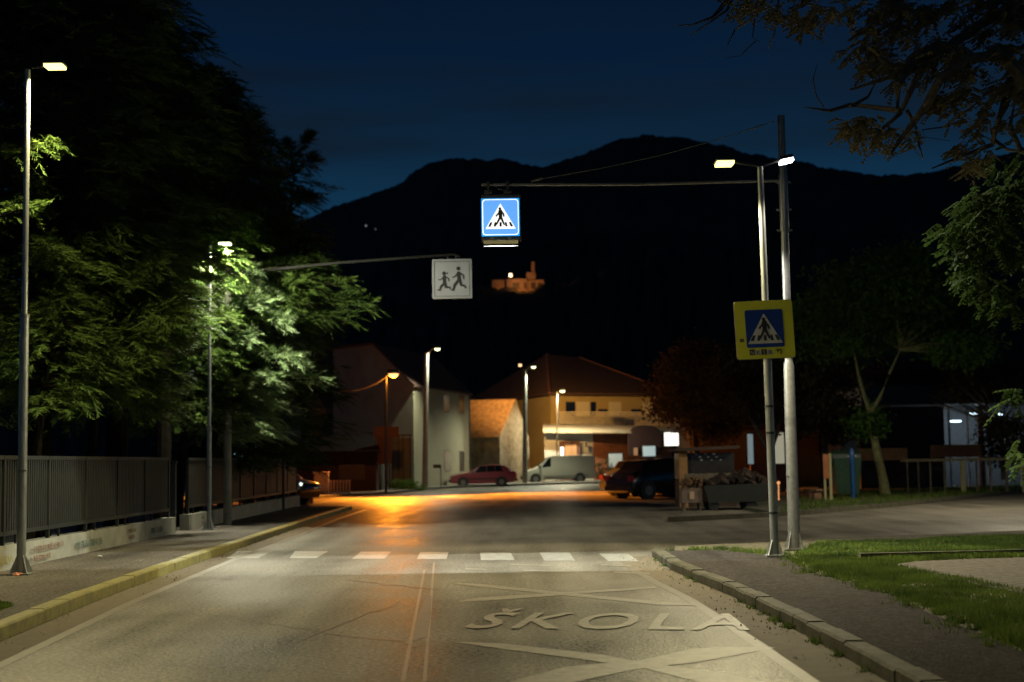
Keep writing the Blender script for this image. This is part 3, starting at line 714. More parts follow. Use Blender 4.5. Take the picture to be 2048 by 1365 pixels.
slat_fence(8.3, 31.3, 11, 'long grey slatted metal fence on the near low wall behind the first lamp')
slat_fence(33.3, 51.3, 8, 'far grey slatted metal fence continuing past the gap to the side street')
p = G(340, 1063, KH); o = MB().box((p.x, p.y + .3, (KH + 1.68) / 2), (.12, .12, 1.68 - KH)).box((p.x, p.y + .3, 1.70), (.16, .16, .04)).build('gate_post', M['dark'], origin=(p.x, p.y + .3, KH)); tag(o, 'dark square gate post in the gap between the two fences', 'gate post')
# painted sentences
redp = worn('red_lettering', (.20, .09, .06), (.30, .27, .21), .54, .12, 5, .8, .2); grnp = worn('green_lettering', (.06, .12, .10), (.3, .3, .24), .54, .12, 5, .8, .2); yelp = worn('yellow_lettering', (.4, .32, .08), (.33, .31, .22), .56, .12, 5, .8, .2)
def wall_text(s, y, z, size, m, sx=1.0, wall=w1):
    o = Vector((wx(y) + .003, y, z)); ux = Vector((-.012, 1, 0)).normalized()
    text_obj('lettering', s, size, o, ux, Z, X, m, None, .002, origin=o, sx=sx, wide=.004)
    ob = bpy.data.objects[bpy.data.objects.keys().index('lettering')] if False else None
def wt(s, y, z, size, m, sx, wall):
    o = Vector((wx(y) + .003, y, z)); ux = Vector((-.012, 1, 0)).normalized()
    ob = text_obj('lettering', s, size, o, ux, Z, X, m, wall, .002, sx=sx, wide=.003)
wt('U SVIJETU GDJE MOŽEŠ BITI BILO ŠTA', 21.95, .33, .115, redp, .80, w1); wt('BUDI DOBAR DRUG', 21.95, .19, .115, redp, .80, w1)
wt('VOLJETI ZNAČI BITI VOLJEN', 24.2, .24, .17, grnp, .72, w1)
wt('PLOVI MALI', 27.6, .34, .10, redp, 1.1, w1); wt('BRODE', 27.7, .22, .10, redp, 1.1, w1)
wt('(', 27.2, .22, .22, yelp, 1, w1); wt(')', 28.9, .22, .22, yelp, 1, w1)
wt('SMIJEŠAK ČINI ČUDA', 29.4, .24, .15, grnp, .7, w1)
wt('NADA', 20.3, .24, .16, yelp, 1.6, w1)
wt('MIR I', 34.4, .34, .11, grnp, 1.3, w2); wt('LJUBAV', 34.4, .20, .11, redp, 1.1, w2)
# ------------------------------------------------------------------ far street: lamps, poles
SOD = (1.0, .29, .02)
def far_lamp(px, base, topy, hx, hy, d, label, power, color, led, r=.1, m='concpole', arm=None, hw=.42, group=None, pxt=None, tgt=(0, -1, -6), size=150):
    b0 = P(px, base, d); b0.z = 0.11
    top = P(pxt or px, topy, d); hd = P(hx, hy, d)
    root = thing('street_lamp', (b0.x, d, .11), label, 'street lamp', group)
    MB().tube([(b0.x, d, .11), (top.x, d, top.z)], [r * 1.15, r * .8], 14).build('pole', M[m], root, smooth=True)
    a = MB()
    if arm: a.tube([P(x, y, d) for x, y in arm], .05, 8)
    else: a.tube([top - Z * .15, (top + hd) / 2 + Z * .1, hd + Z * .08], .04, 8)
    a.build('arm', M['concpole'], root, smooth=True)
    hb = MB(); hb.tube([hd + Vector((-hw / 2, 0, .05)), hd + Vector((hw / 2, 0, .09))], [hw * .28, hw * .2], 12); hb.build('lamp_head', M['dark'], root)
    e = MB()
    k = 12; vs = []; fs = []
    for j in range(4):
        ph = j / 3 * math.pi / 2
        for i in range(k):
            a_ = 2 * math.pi * i / k; vs.append((hd.x + math.cos(a_) * math.cos(ph) * hw * .46, hd.y - .06 + math.sin(a_) * math.cos(ph) * hw * .3, hd.z - math.sin(ph) * hw * .34))
    for j in range(3):
        for i in range(k): fs.append((j * k + i, j * k + (i + 1) % k, (j + 1) * k + (i + 1) % k, (j + 1) * k + i))
    fs.append(tuple(range(k))); e.add(vs, fs); e.build('lamp_bowl', led, root)
    if power:
        c = hd - Z * (hw * .34 + .06) - Y * .06
        if color == SOD:
            light('lamp_light', 'POINT', c, power * .035, color, root, shadow_soft_size=.2)
            light('lamp_beam', 'SPOT', c, 9000, color, root, spot_size=R(11), spot_blend=1, shadow_soft_size=.1, target=c + Vector((.08, -1, -.17)))
            for az_ in (-62, -31, 0, 31, 62):
                dv_ = Vector((math.sin(R(az_ + 8)) * math.cos(R(31)), -math.cos(R(az_ + 8)) * math.cos(R(31)), -math.sin(R(31))))
                light('lamp_beam', 'SPOT', c, power * (2.0 if az_ <= 0 else 4.2), color, root, spot_size=R(42), spot_blend=.7, shadow_soft_size=.15, target=c + dv_)
        else:
            light('lamp_light', 'SPOT', c, power, color, root, spot_size=R(size), spot_blend=.5, shadow_soft_size=.12, target=c + Vector(tgt))
ledO = emat('sodium_bowl', (1, .55, .18), 2.0); ledF = emat('far_led', (.93, 1, .45), 5); ledO2 = emat('small_orange', (1, .6, .3), 2)
far_lamp(772, 985, 752, 787, 748, 74, 'thin dark pole with a glowing orange sodium lamp at the junction', 15000, SOD, ledO, r=.07, m='dark', hw=.60, arm=[(679, 784), (705, 783), (730, 777), (752, 768), (770, 756)], tgt=(.8, -1.6, -6), size=136)
far_lamp(850, 972, 706, 875, 698, 84, 'tall concrete pole lamp in front of the beige house', 1900, LG, ledF, r=.16, hw=.36, size=150, tgt=(-1, -1.5, -6), group='concrete pole lamps at the junction', pxt=853)
far_lamp(1050, 972, 740, 1067, 734, 98, 'tall concrete pole lamp beside the stone shed gable', 2600, LG, ledF, r=.16, hw=.36, size=118, tgt=(0, -2.5, -6), group='concrete pole lamps at the junction', pxt=1050)
far_lamp(1114, 962, 785, 1125, 782, 104, 'thin pale lamp post in front of the white van', 3300, (1, .9, .6), ledF, r=.06, m='pole', hw=.40, size=172, tgt=(0, -.6, -6))
h = P(1040, 731, 98)
o = MB().tube([h + Vector((-.1, 0, 0)), h + Vector((.12, 0, 0))], .09, 10).build('floodlight', ledO2, origin=h); tag(o, 'small orange floodlight just left of the stone shed pole lamp', 'floodlight')
light('shed_light', 'SPOT', h + Vector((0, .3, -.2)), 7500, (1, .50, .13), None, spot_size=R(95), spot_blend=1, shadow_soft_size=.1, target=P(1085, 815, 114))

# ------------------------------------------------------------------ buildings
stucco = mat('beige_stucco', (.25, .225, .15), .9, var=.12, scale=.8, bump=.2)
stucco_d = mat('grey_gable_render', (.26, .24, .17), .95, var=.25, scale=.6, bump=.2)
ochre = mat('ochre_wall', (.42, .33, .13), .9, var=.08, scale=.7)
roofd = mat('dark_roof_tiles', (.07, .035, .025), .9, var=.3, scale=3)
glass = mat('dark_window_glass', (.01, .012, .014), .15, var=.1)
def tiles(name, c, c2):
    m, n, l, b = nmat(name); t = n.new('ShaderNodeTexCoord'); w = n.new('ShaderNodeTexBrick'); l.new(t.outputs['UV'], w.inputs['Vector'])
    return m
tile = mat('old_clay_tiles', (.30, .19, .10), .9, var=.45, scale=3.5, bump=.5, bscale=8)
stone = mat('rubble_stone', (.16, .14, .10), .95, var=.5, scale=2.2, bump=.8, bscale=5)
redw = mat('red_painted_wall', (.022, .009, .006), .9, var=.2, scale=1)
D_ = lambda px, py, d, z=0: P(px, py, d)
def wall_quad(mb, a, b, z0, z1, th=.25):
    """vertical wall from plan point a to b (x,y), thickness away from the camera"""
    a, b = Vector(a), Vector(b); t = (b - a).normalized(); q = Vector((-t.y, t.x))
    mb.prism([a, b, b + q * th, a + q * th], z0, z1); return mb
def on_wall(a, b, s0, s1, z0, z1, out=.03, th=.05):
    """a thin solid standing proud of the wall a-b between fractions s0..s1"""
    a, b = Vector(a), Vector(b); t = (b - a).normalized(); q = Vector((t.y, -t.x))
    p0, p1 = a.lerp(b, s0), a.lerp(b, s1)
    return MB().prism([p0 + q * out, p1 + q * out, p1 - q * (th - out), p0 - q * (th - out)], z0, z1)
def window(root, a, b, s0, s1, z0, z1, frame=None, gl=None, fr=.07):
    f = on_wall(a, b, s0, s1, z0, z1, .02, .04).build('window', frame or M['concpole'], root)
    L = (Vector(b) - Vector(a)).length; k = fr / L
    on_wall(a, b, s0 + k, s1 - k, z0 + fr, z1 - fr, .028, .04).build('pane', gl or glass, f)
    return f

# beige two storey house with gable
c0 = P(829, 975, 86); c1 = P(941, 970, 99); gl_ = P(668, 980, 92)
A, B, Cc = (c0.x, c0.y), (c1.x, c1.y), (gl_.x, gl_.y)
ze = P(829, 768, 86).z; zr = P(752, 690, 89).z
root = thing('beige_house', (c0.x, c0.y, .1), 'two storey beige house with a bare end wall facing the junction', 'house')
depth = (Vector(B) - Vector(A)); Dv = Vector(Cc) - Vector(A)
mb = MB(); mb.prism([A, B, (B[0] + Dv.x, B[1] + Dv.y), Cc], 0, ze); mb.build('wall', stucco, root)
# gable skin + triangle
mid = Vector(A).lerp(Vector(Cc), .47); dn = Vector((Dv.y, -Dv.x)).normalized(); dn = dn if dn.y < 0 else -dn
gv = [Vector(A) + dn * .03, Vector(Cc) + dn * .03, Vector(mid) + dn * .03]
vs = [(gv[0].x, gv[0].y, 0), (gv[1].x, gv[1].y, 0), (gv[1].x, gv[1].y, zr), (gv[2].x, gv[2].y, zr), (gv[0].x, gv[0].y, ze)]
vs2 = [(v[0] - dn.x * .027, v[1] - dn.y * .027, v[2]) for v in vs]
MB().add(vs + vs2, [(0, 1, 2, 3, 4), (9, 8, 7, 6, 5)] + [(i, (i + 1) % 5, 5 + (i + 1) % 5, 5 + i) for i in range(5)]).build('gable_wall', stucco_d, root)
dd = depth.normalized(); over = .5; L = depth.length
def roofslab(mb, e0, e1, r0, r1, th=.12):
    vs = [Vector(p) for p in (e0, e1, r1, r0)]; vs += [v + Z * th for v in vs]
    mb.add(vs, [(0, 1, 2, 3), (7, 6, 5, 4), (0, 4, 5, 1), (1, 5, 6, 2), (2, 6, 7, 3), (3, 7, 4, 0)])
rd = MB(); a3 = Vector((A[0], A[1], ze)); m3 = Vector((mid.x, mid.y, zr)); c3 = Vector((Cc[0], Cc[1], ze)); d3 = Vector((dd.x, dd.y, 0))
c3 = Vector((Cc[0], Cc[1], zr))
for e_ in (a3, c3):
    o_ = (e_ - m3) * .07
    roofslab(rd, e_ + o_ - d3 * over, e_ + o_ + d3 * (L + .3), m3 - d3 * over, m3 + d3 * (L + .3))
rd.build('roof', roofd, root)
for s0, s1, z0, z1 in ((.50, .60, P(880, 827, 93).z, P(880, 788, 93).z), (.78, .88, P(917, 830, 97).z, P(917, 790, 97).z), (.50, .61, P(885, 945, 93).z, P(885, 899, 93).z), (.78, .88, P(917, 945, 97).z, P(917, 901, 97).z)):
    window(root, A, B, s0, s1, z0, z1)
MB().tube([(B[0], B[1] - .15, .2), (B[0], B[1] - .15, ze)], .06, 8).build('downpipe', M['dark'], root)

# stone shed with tiled roof
e0 = P(925, 878, 104); e1 = P(999, 876, 103); r0 = P(940, 801, 106.5); r1 = P(1031, 799, 105.5); ge = P(1058, 878, 107.5)
root = thing('stone_shed', (e1.x, e1.y, .1), 'low stone shed with orange lit old clay tile roof', 'shed')
bk0 = Vector((e0.x + (ge.x - e1.x), ge.y + (e0.y - e1.y)))
MB().prism([(e0.x, e0.y + .3), (e1.x, e1.y + .3), (ge.x, ge.y), (bk0.x, bk0.y)], 0, e1.z).build('wall', stone, root)
q = [(e1.x, e1.y + .3, e1.z - .02), (ge.x, ge.y, e1.z - .02), (r1.x, r1.y, r1.z)]
MB().add(q + [(x - .2, y, z) for x, y, z in q], [(0, 1, 2), (5, 4, 3), (0, 3, 4, 1), (1, 4, 5, 2), (2, 5, 3, 0)]).build('gable', stone, root)
# courses of tiles, each row a step
rt = MB(); rows = 20
ge2 = Vector((ge.x, ge.y, e1.z)); bk2 = Vector((bk0.x, bk0.y, e1.z))
for (ea, eb, ra, rb) in ((e0, e1, r0, r1), (bk2, ge2, r0, r1)):
    for i in range(rows):
        a0_, a1_ = i / rows, (i + 1.25) / rows; a1_ = min(a1_, 1)
        p0, p1 = ea.lerp(ra, a0_), eb.lerp(rb, a0_); p2, p3 = eb.lerp(rb, a1_), ea.lerp(ra, a1_)
        k = 30
        random.seed(i)
        for j in range(k):
            s, t_ = j / k, (j + .94) / k; u = random.uniform(0, .035)
            v = [p0.lerp(p1, s) + Z * (.07 + u), p0.lerp(p1, t_) + Z * (.07 + u), p3.lerp(p2, t_) + Z * .02, p3.lerp(p2, s) + Z * .02]
            v += [x - Z * .05 for x in v]
            rt.add(v, [(0, 1, 2, 3), (7, 6, 5, 4), (0, 4, 5, 1), (1, 5, 6, 2), (3, 7, 4, 0)])
rt.build('roof', tile, root)
MB().bbox((e0.x + 1.9, e0.y + .22, 0), (e0.x + 2.5, e0.y + .35, P(950, 885, 103).z)).build('door', M['black'], root)

# big ochre house with hipped roof and balcony
dB = 112
k0 = P(1104, 960, dB); k1 = P(1345, 960, dB + 5); k2 = P(930, 960, dB + 22)
ze = P(1104, 787, dB).z
root = thing('ochre_house', (k0.x, k0.y, .1), 'large ochre house with hipped roof and long slatted balcony', 'house')
A = (k0.x, k0.y); B = (k1.x, k1.y); C2 = (k2.x, k2.y); V1 = Vector(B) - Vector(A); V2 = Vector(C2) - Vector(A)
Dp = (A[0] + V1.x + V2.x, A[1] + V1.y + V2.y)
MB().prism([A, B, Dp, C2], 0, ze).build('wall', ochre, root)
zrg = P(1150, 706, dB + 10).z
ctr = Vector(A) + V1 * .5 + V2 * .5; ra = Vector(A) + V1 * .32 + V2 * .42; rb_ = Vector(A) + V1 * .68 + V2 * .5
def o2(p): 
    v = (Vector(p) - ctr); return ctr + v * 1.06
cor = [o2(A), o2(B), o2(Dp), o2(C2)]
vs = [(p.x, p.y, ze - .15) for p in cor] + [(ra.x, ra.y, zrg), (rb_.x, rb_.y, zrg - .1)] + [(p.x, p.y, ze + .02) for p in cor]
MB().add(vs, [(6, 7, 5, 4), (7, 8, 5), (8, 9, 4, 5), (9, 6, 4), (0, 1, 2, 3), (0, 6, 7, 1), (1, 7, 8, 2), (2, 8, 9, 3), (3, 9, 6, 0)]).build('roof', roofd, root)
MB().tube([vs[6], vs[4]], .12, 6).tube([vs[7], vs[5]], .10, 6).build('hip_tiles', mat('hip_tiles', (.16, .07, .05), .8), root)
zb0 = P(1150, 862, dB).z; zb1 = P(1150, 826, dB).z
f_ = V1.length
S_ = lambda px: (px - 1104) / (1345 - 1104)
sl = on_wall(A, B, -.005, 1, zb0 - .25, zb0, 1.4, 1.38).build('balcony', M['concrete'], root)
rr = MB(); t_ = V1.normalized(); q = Vector((t_.y, -t_.x))
for i in range(9):
    zz = zb0 + .08 + (zb1 - zb0 - .1) * i / 8
    p0 = Vector(A) + q * 1.38; p1 = Vector(B) + q * 1.38
    rr.prism([p0, p1, p1 - q * .03, p0 - q * .03], zz, zz + .08)
rr.build('railing_slats', mat('pale_slats', (.8, .76, .58), .7), sl)
rp_ = MB()
for i in range(9):
    p0 = Vector(A).lerp(Vector(B), i / 8) + q * 1.34; rp_.prism([p0, p0 + t_ * .06, p0 + t_ * .06 - q * .05, p0 - q * .05], zb0, zb1 + .05)
rp_.build('railing_posts', M['concpole'], sl)
cream = mat('cream_shutter', (.62, .58, .38), .7, var=.05)
zt_ = P(1150, 803, dB).z
for x0, x1, kind in ((1132, 1152, 0), (1152, 1180, 1), (1181, 1193, 0), (1196, 1216, 0), (1217, 1244, 1), (1262, 1285, 0), (1286, 1330, 1)):
    on_wall(A, B, S_(x0) + .004, S_(x1) - .004, zb1 - .2 if kind or x0 < 1190 else zb1 + .1, zt_ if kind or x0 < 1190 else P(1200, 817, dB).z, .04, .06).build('shutter' if kind else 'window', cream if kind else glass, root)
# low extension
ext = mat('pale_blue_render', (.42, .45, .46), .9, var=.06, scale=1); brown = mat('brown_wood', (.09, .04, .03), .6)
dE = 106.5
x0, x1, x2, x3 = P(1090, 950, dE), P(1187, 950, dE + .5), P(1258, 950, dE + 1), P(1345, 950, dE + 1.5)
zr1, zr2 = P(1090, 866, dE).z, P(1187, 868, dE).z
root = thing('cafe_annex', (x1.x, x1.y, .1), 'single storey annex, half pale blue and half brown, below the balcony', 'annex')
MB().prism([(x0.x, x0.y), (x1.x, x1.y), (x1.x, x1.y + 3.4), (x0.x, x0.y + 3.4)], 0, zr1).build('blue_wall', ext, root)
MB().prism([(x1.x + .01, x1.y), (x3.x, x3.y), (x3.x, x3.y + 3.4), (x1.x + .01, x1.y + 3.4)], 0, zr1 - .05).build('brown_wall', mat('brown_red_panel', (.17, .06, .025), .7, var=.2, scale=2), root)
rz_ = MB(); 
p = [P(1086, 858, dE - .8), P(1380, 868, dE - .3), P(1380, 864, dE + 3.5), P(1086, 853, dE + 3.5)]
p[0].z = zr1 + .12; p[1].z = zr1 - .10; p[2].z = zr1 + .35; p[3].z = zr1 + .75
rz_.add(p + [v - Z * .14 for v in p], [(0, 1, 2, 3), (7, 6, 5, 4), (0, 4, 5, 1), (1, 5, 6, 2), (2, 6, 7, 3), (3, 7, 4, 0)]); rz_.build('roof_slab', mat('pale_roof_slab', (.36, .30, .21), .8), root)
dr = MB().bbox((P(1119, 900, dE).x, dE - .06, 0), (P(1160, 900, dE).x, dE + .02, P(1220, 881, dE).z)).build('door', brown, root)
litw = emat('shop_interior', (.55, .62, .66), .35)
for a_, b_ in ((1121, 1127),): MB().bbox((P(a_, 900, dE).x, dE - .09, 1.0), (P(b_, 900, dE).x, dE - .06, P(1220, 893, dE).z)).build('pane', emat('bright_pane', (.8, .9, .95), 1.0), dr)
MB().bbox((P(1130, 900, dE).x, dE - .09, .9), (P(1153, 900, dE).x, dE - .06, P(1220, 888, dE).z)).build('pane', emat('dim_pane', (.35, .2, .1), .25), dr)
for xx, yy in ((1112, 867), (1172, 890)):
    c = P(xx, yy, dE); MB().box((c.x, c.y - .12, c.z), (.16, .2, .4)).build('wall_lantern', M['black'], root)
# framed oval panel on the brown wall
c = P(1221, 882, dE + .7); ov = MB(); n_ = 24
for rr0, rr1 in ((1.0, .88), (.72, .66)):
    for i in range(n_):
        a, b2 = 2 * math.pi * i / n_, 2 * math.pi * (i + 1) / n_
        ov.add([(c.x + .72 * r_ * math.cos(t2), c.y - .06 - .01 * (r_ == 1), c.z + .42 * r_ * math.sin(t2)) for r_, t2 in ((rr0, a), (rr0, b2), (rr1, b2), (rr1, a))], [(0, 1, 2, 3)])
ov.build('oval_emblem', mat('emblem_brown', (.06, .018, .012), .6), root)
# dark arched porch
pc = P(1289, 900, dE); za = P(1220, 888, dE).z; rad = 33 / F_ * dE
ar = [(-rad, -.9), (rad, -.9)] + [(rad * math.cos(R(15 * k)), P(1220, 870, dE).z - za + rad * .55 * math.sin(R(15 * k))) for k in range(13)]
MB().extr(ar, Vector((pc.x, dE - .5, za)), X, Z, Y, .45).build('arched_porch', mat('porch_dark', (.035, .012, .012), .7), root)
for a_, b_, y0, y1, mm in ((1284, 1309, 894, 914, emat('lit_blue_window', (.42, .55, .58), .55)), (1216, 1243, 908, 935, emat('lit_window', (.35, .42, .44), .3)), (1266, 1274, 897, 912, emat('warm_window', (.4, .22, .12), .3))):
    f = MB().bbox((P(a_ - 2, 900, dE).x, dE - .62, P(1220, y1 + 1, dE).z), (P(b_ + 2, 900, dE).x, dE - .58, P(1220, y0 - 2, dE).z)).build('window', M['black'], root)
    MB().bbox((P(a_, 900, dE).x, dE - .65, P(1220, y1, dE).z), (P(b_, 900, dE).x, dE - .62, P(1220, y0, dE).z)).build('pane', mm, f)
# lightbox
a_, b_ = P(1330, 892, 96), P(1369, 865, 96)
o = MB().bbox((a_.x, 96, a_.z), (b_.x, 96.25, b_.z)).build('light_box', emat('lightbox_face', (1, .97, .86), 1.6), origin=(a_.x, 96, a_.z)); tag(o, 'blank glowing white light box at the right end of the annex', 'light box')
MB().bbox((a_.x - .06, 96.02, a_.z - .06), (b_.x + .06, 96.3, a_.z - .003)).build('frame', M['dark'], o)
MB().tube([(b_.x - .1, 96.3, .1), (b_.x - .1, 96.3, a_.z)], .06, 8).build('post', M['dark'], o)

# low red shed with dark roof, left of the beige house
dR = 78
root = thing('red_shed', P(640, 900, dR).xy.to_3d(), 'low dark red shed with a black roof behind the pallet', 'shed')
MB().bbox((P(560, 900, dR).x, dR, 0), (P(752, 900, dR).x, dR + 5, P(650, 900, dR).z)).build('wall', redw, root)
v = [P(548, 904, dR - .6), P(762, 902, dR - .6), P(750, 872, dR + 4), P(590, 872, dR + 4)]
MB().add(v + [p - Z * .12 for p in v], [(0, 1, 2, 3), (7, 6, 5, 4), (0, 4, 5, 1), (1, 5, 6, 2), (2, 6, 7, 3), (3, 7, 4, 0)]).build('roof', mat('black_roof', (.008, .005, .005), 1, spec=.05), root)
f = MB().bbox((P(677, 900, dR).x, dR - .04, P(650, 962, dR).z), (P(729, 900, dR).x, dR + .02, P(650, 929, dR).z)).build('window', mat('shed_window', (.04, .028, .016), .6), root)
# balconied house behind
dH = 96
root = thing('balcony_house', P(600, 900, dH).xy.to_3d(), 'dim house with two stacked balconies between the trees and the beige house', 'house')
MB().bbox((P(470, 900, dH).x, dH, 0), (P(676, 900, dH).x, dH + 8, P(620, 800, dH).z)).build('wall', mat('dim_wall', (.16, .13, .08), .9), root)
for y0, y1, x_0, x_1 in ((818, 828, 618, 676), (842, 850, 600, 635), (864, 878, 605, 640)):
    MB().bbox((P(x_0, 900, dH).x, dH - 1.0, P(620, y1, dH).z), (P(x_1, 900, dH).x, dH - .01, P(620, y0, dH).z)).build('balcony', mat('balcony_front', (.34, .20, .09), .8), root)
# lit windows seen through the trees
dW = 90
root = thing('garden_house', P(500, 900, dW).xy.to_3d(), 'dark house behind the conifers with small cold lit windows', 'house')
MB().bbox((P(430, 900, dW - 1).x, dW - 1, 0), (P(556, 900, dW - 1).x, dW + .5, P(500, 860, dW).z)).build('wall', mat('dark_wall', (.05, .05, .05), .9), root)
for a0_, a1_, y0, y1 in ((530, 545, 878, 891), (468, 490, 900, 918), (498, 512, 893, 905)):
    f = MB().bbox((P(a0_ - 1, 900, dW - 1).x, dW - 1.06, P(500, y1 + 1, dW - 1).z), (P(a1_ + 1, 900, dW - 1).x, dW - .9, P(500, y0 - 1, dW - 1).z)).build('window', M['dark'], root)
    MB().bbox((P(a0_, 900, dW - 1).x, dW - 1.09, P(500, y1, dW - 1).z), (P(a1_, 900, dW - 1).x, dW - 1.065, P(500, y0, dW - 1).z)).build('pane', emat('cold_window', (.35, .7, .9), 1.0), f)

# bits along the far pavement
dd_ = 79
a_, b_ = P(628, 985, 70), P(656, 946, 70)
o = MB().bbox((a_.x, 70, .0), (b_.x, 70.5, b_.z)).bbox((a_.x - .03, 69.97, b_.z + .002), (b_.x + .03, 70.53, b_.z + .05)).bbox((a_.x + .04, 69.985, .15), (b_.x - .04, 69.997, b_.z - .08)).build('utility_cabinet', mat('cabinet', (.34, .25, .2), .7), origin=(a_.x, 70, 0)); tag(o, 'plain pale utility cabinet standing left of the white pallet', 'cabinet')
a_, b_ = P(659, 985, 71), P(702, 961, 71)
pl = MB()
for i in range(7):
    x = a_.x + (b_.x - a_.x) * (i + .5) / 7; pl.box((x, 71, (0 + b_.z) / 2 + .02), (.085, .03, b_.z))
pl.bbox((a_.x, 71.02, b_.z - .06), (b_.x, 71.06, b_.z)); pl.bbox((a_.x, 71.02, .08), (b_.x, 71.06, .14))
o = pl.build('pallet_fence', mat('pale_wood', (.42, .3, .2), .8), origin=(a_.x, 71, 0)); tag(o, 'short white picket panel beside the pale utility cabinet', 'picket panel')
root = thing('red_board', P(775, 900, 79).xy.to_3d(), 'dull red notice board standing behind the orange lamp pole', 'board')
MB().bbox((P(752, 900, 79).x, 79, P(780, 928, 79).z), (P(783, 900, 79).x, 79.1, P(780, 853, 79).z)).build('lower_panel', mat('red_panel', (.035, .012, .008), .7), root)
MB().bbox((P(748, 900, 79).x, 78.98, P(780, 876, 79).z), (P(799, 900, 79).x, 79.12, P(780, 854, 79).z)).build('upper_panel', mat('red_panel_top', (.045, .016, .01), .7), root)
for a_ in (757, 777): MB().bbox((P(a_, 900, 79).x, 79.02, 0), (P(a_ + 3, 900, 79).x, 79.09, P(780, 928, 79).z)).build('leg', M['dark'], root)
root = thing('panel_gate', P(805, 900, 82).xy.to_3d(), 'pale panelled gate between dark uprights against the bare gable', 'gate')
a_, b_ = P(783, 975, 82), P(823, 876, 82)
MB().bbox((a_.x, 82, .15), (b_.x, 82.05, b_.z)).build('panel', mat('shelter_panel', (.10, .11, .09), .6), root)
for px_ in (784, 796, 805, 819): MB().bbox((P(px_, 900, 82).x, 81.93, 0), (P(px_ + 2.5, 900, 82).x, 81.99, b_.z + .1)).build('upright', M['dark'], root)
MB().bbox((a_.x - .05, 81.93, b_.z + .1), (b_.x + .05, 82.05, b_.z + .2)).build('top_rail', M['dark'], root)
root = thing('notice', P(873, 900, 85).xy.to_3d(), 'small dark notice on a thin post before the beige house', 'notice')
MB().bbox((P(866, 900, 83).x, 83, P(780, 938, 83).z), (P(880, 900, 83).x, 83.03, P(780, 931, 83).z)).build('plate', M['dark'], root)
MB().tube([(P(881, 900, 83).x, 83, .1), (P(881, 900, 83).x, 83, P(780, 932, 83).z)], .03, 6).build('post', M['dark'], root)
o = MB().box((G(605, 1008, 0).x, G(605, 1008, 0).y, .3), (.9, .3, .62)).box((G(605, 1008, 0).x, G(605, 1008, 0).y, .63), (.96, .36, .04)).build('low_pillar', mat('pillar', (.3, .22, .12), .9), origin=G(605, 1008, 0)); tag(o, 'stubby orange lit concrete block where the left fence ends', 'concrete block')

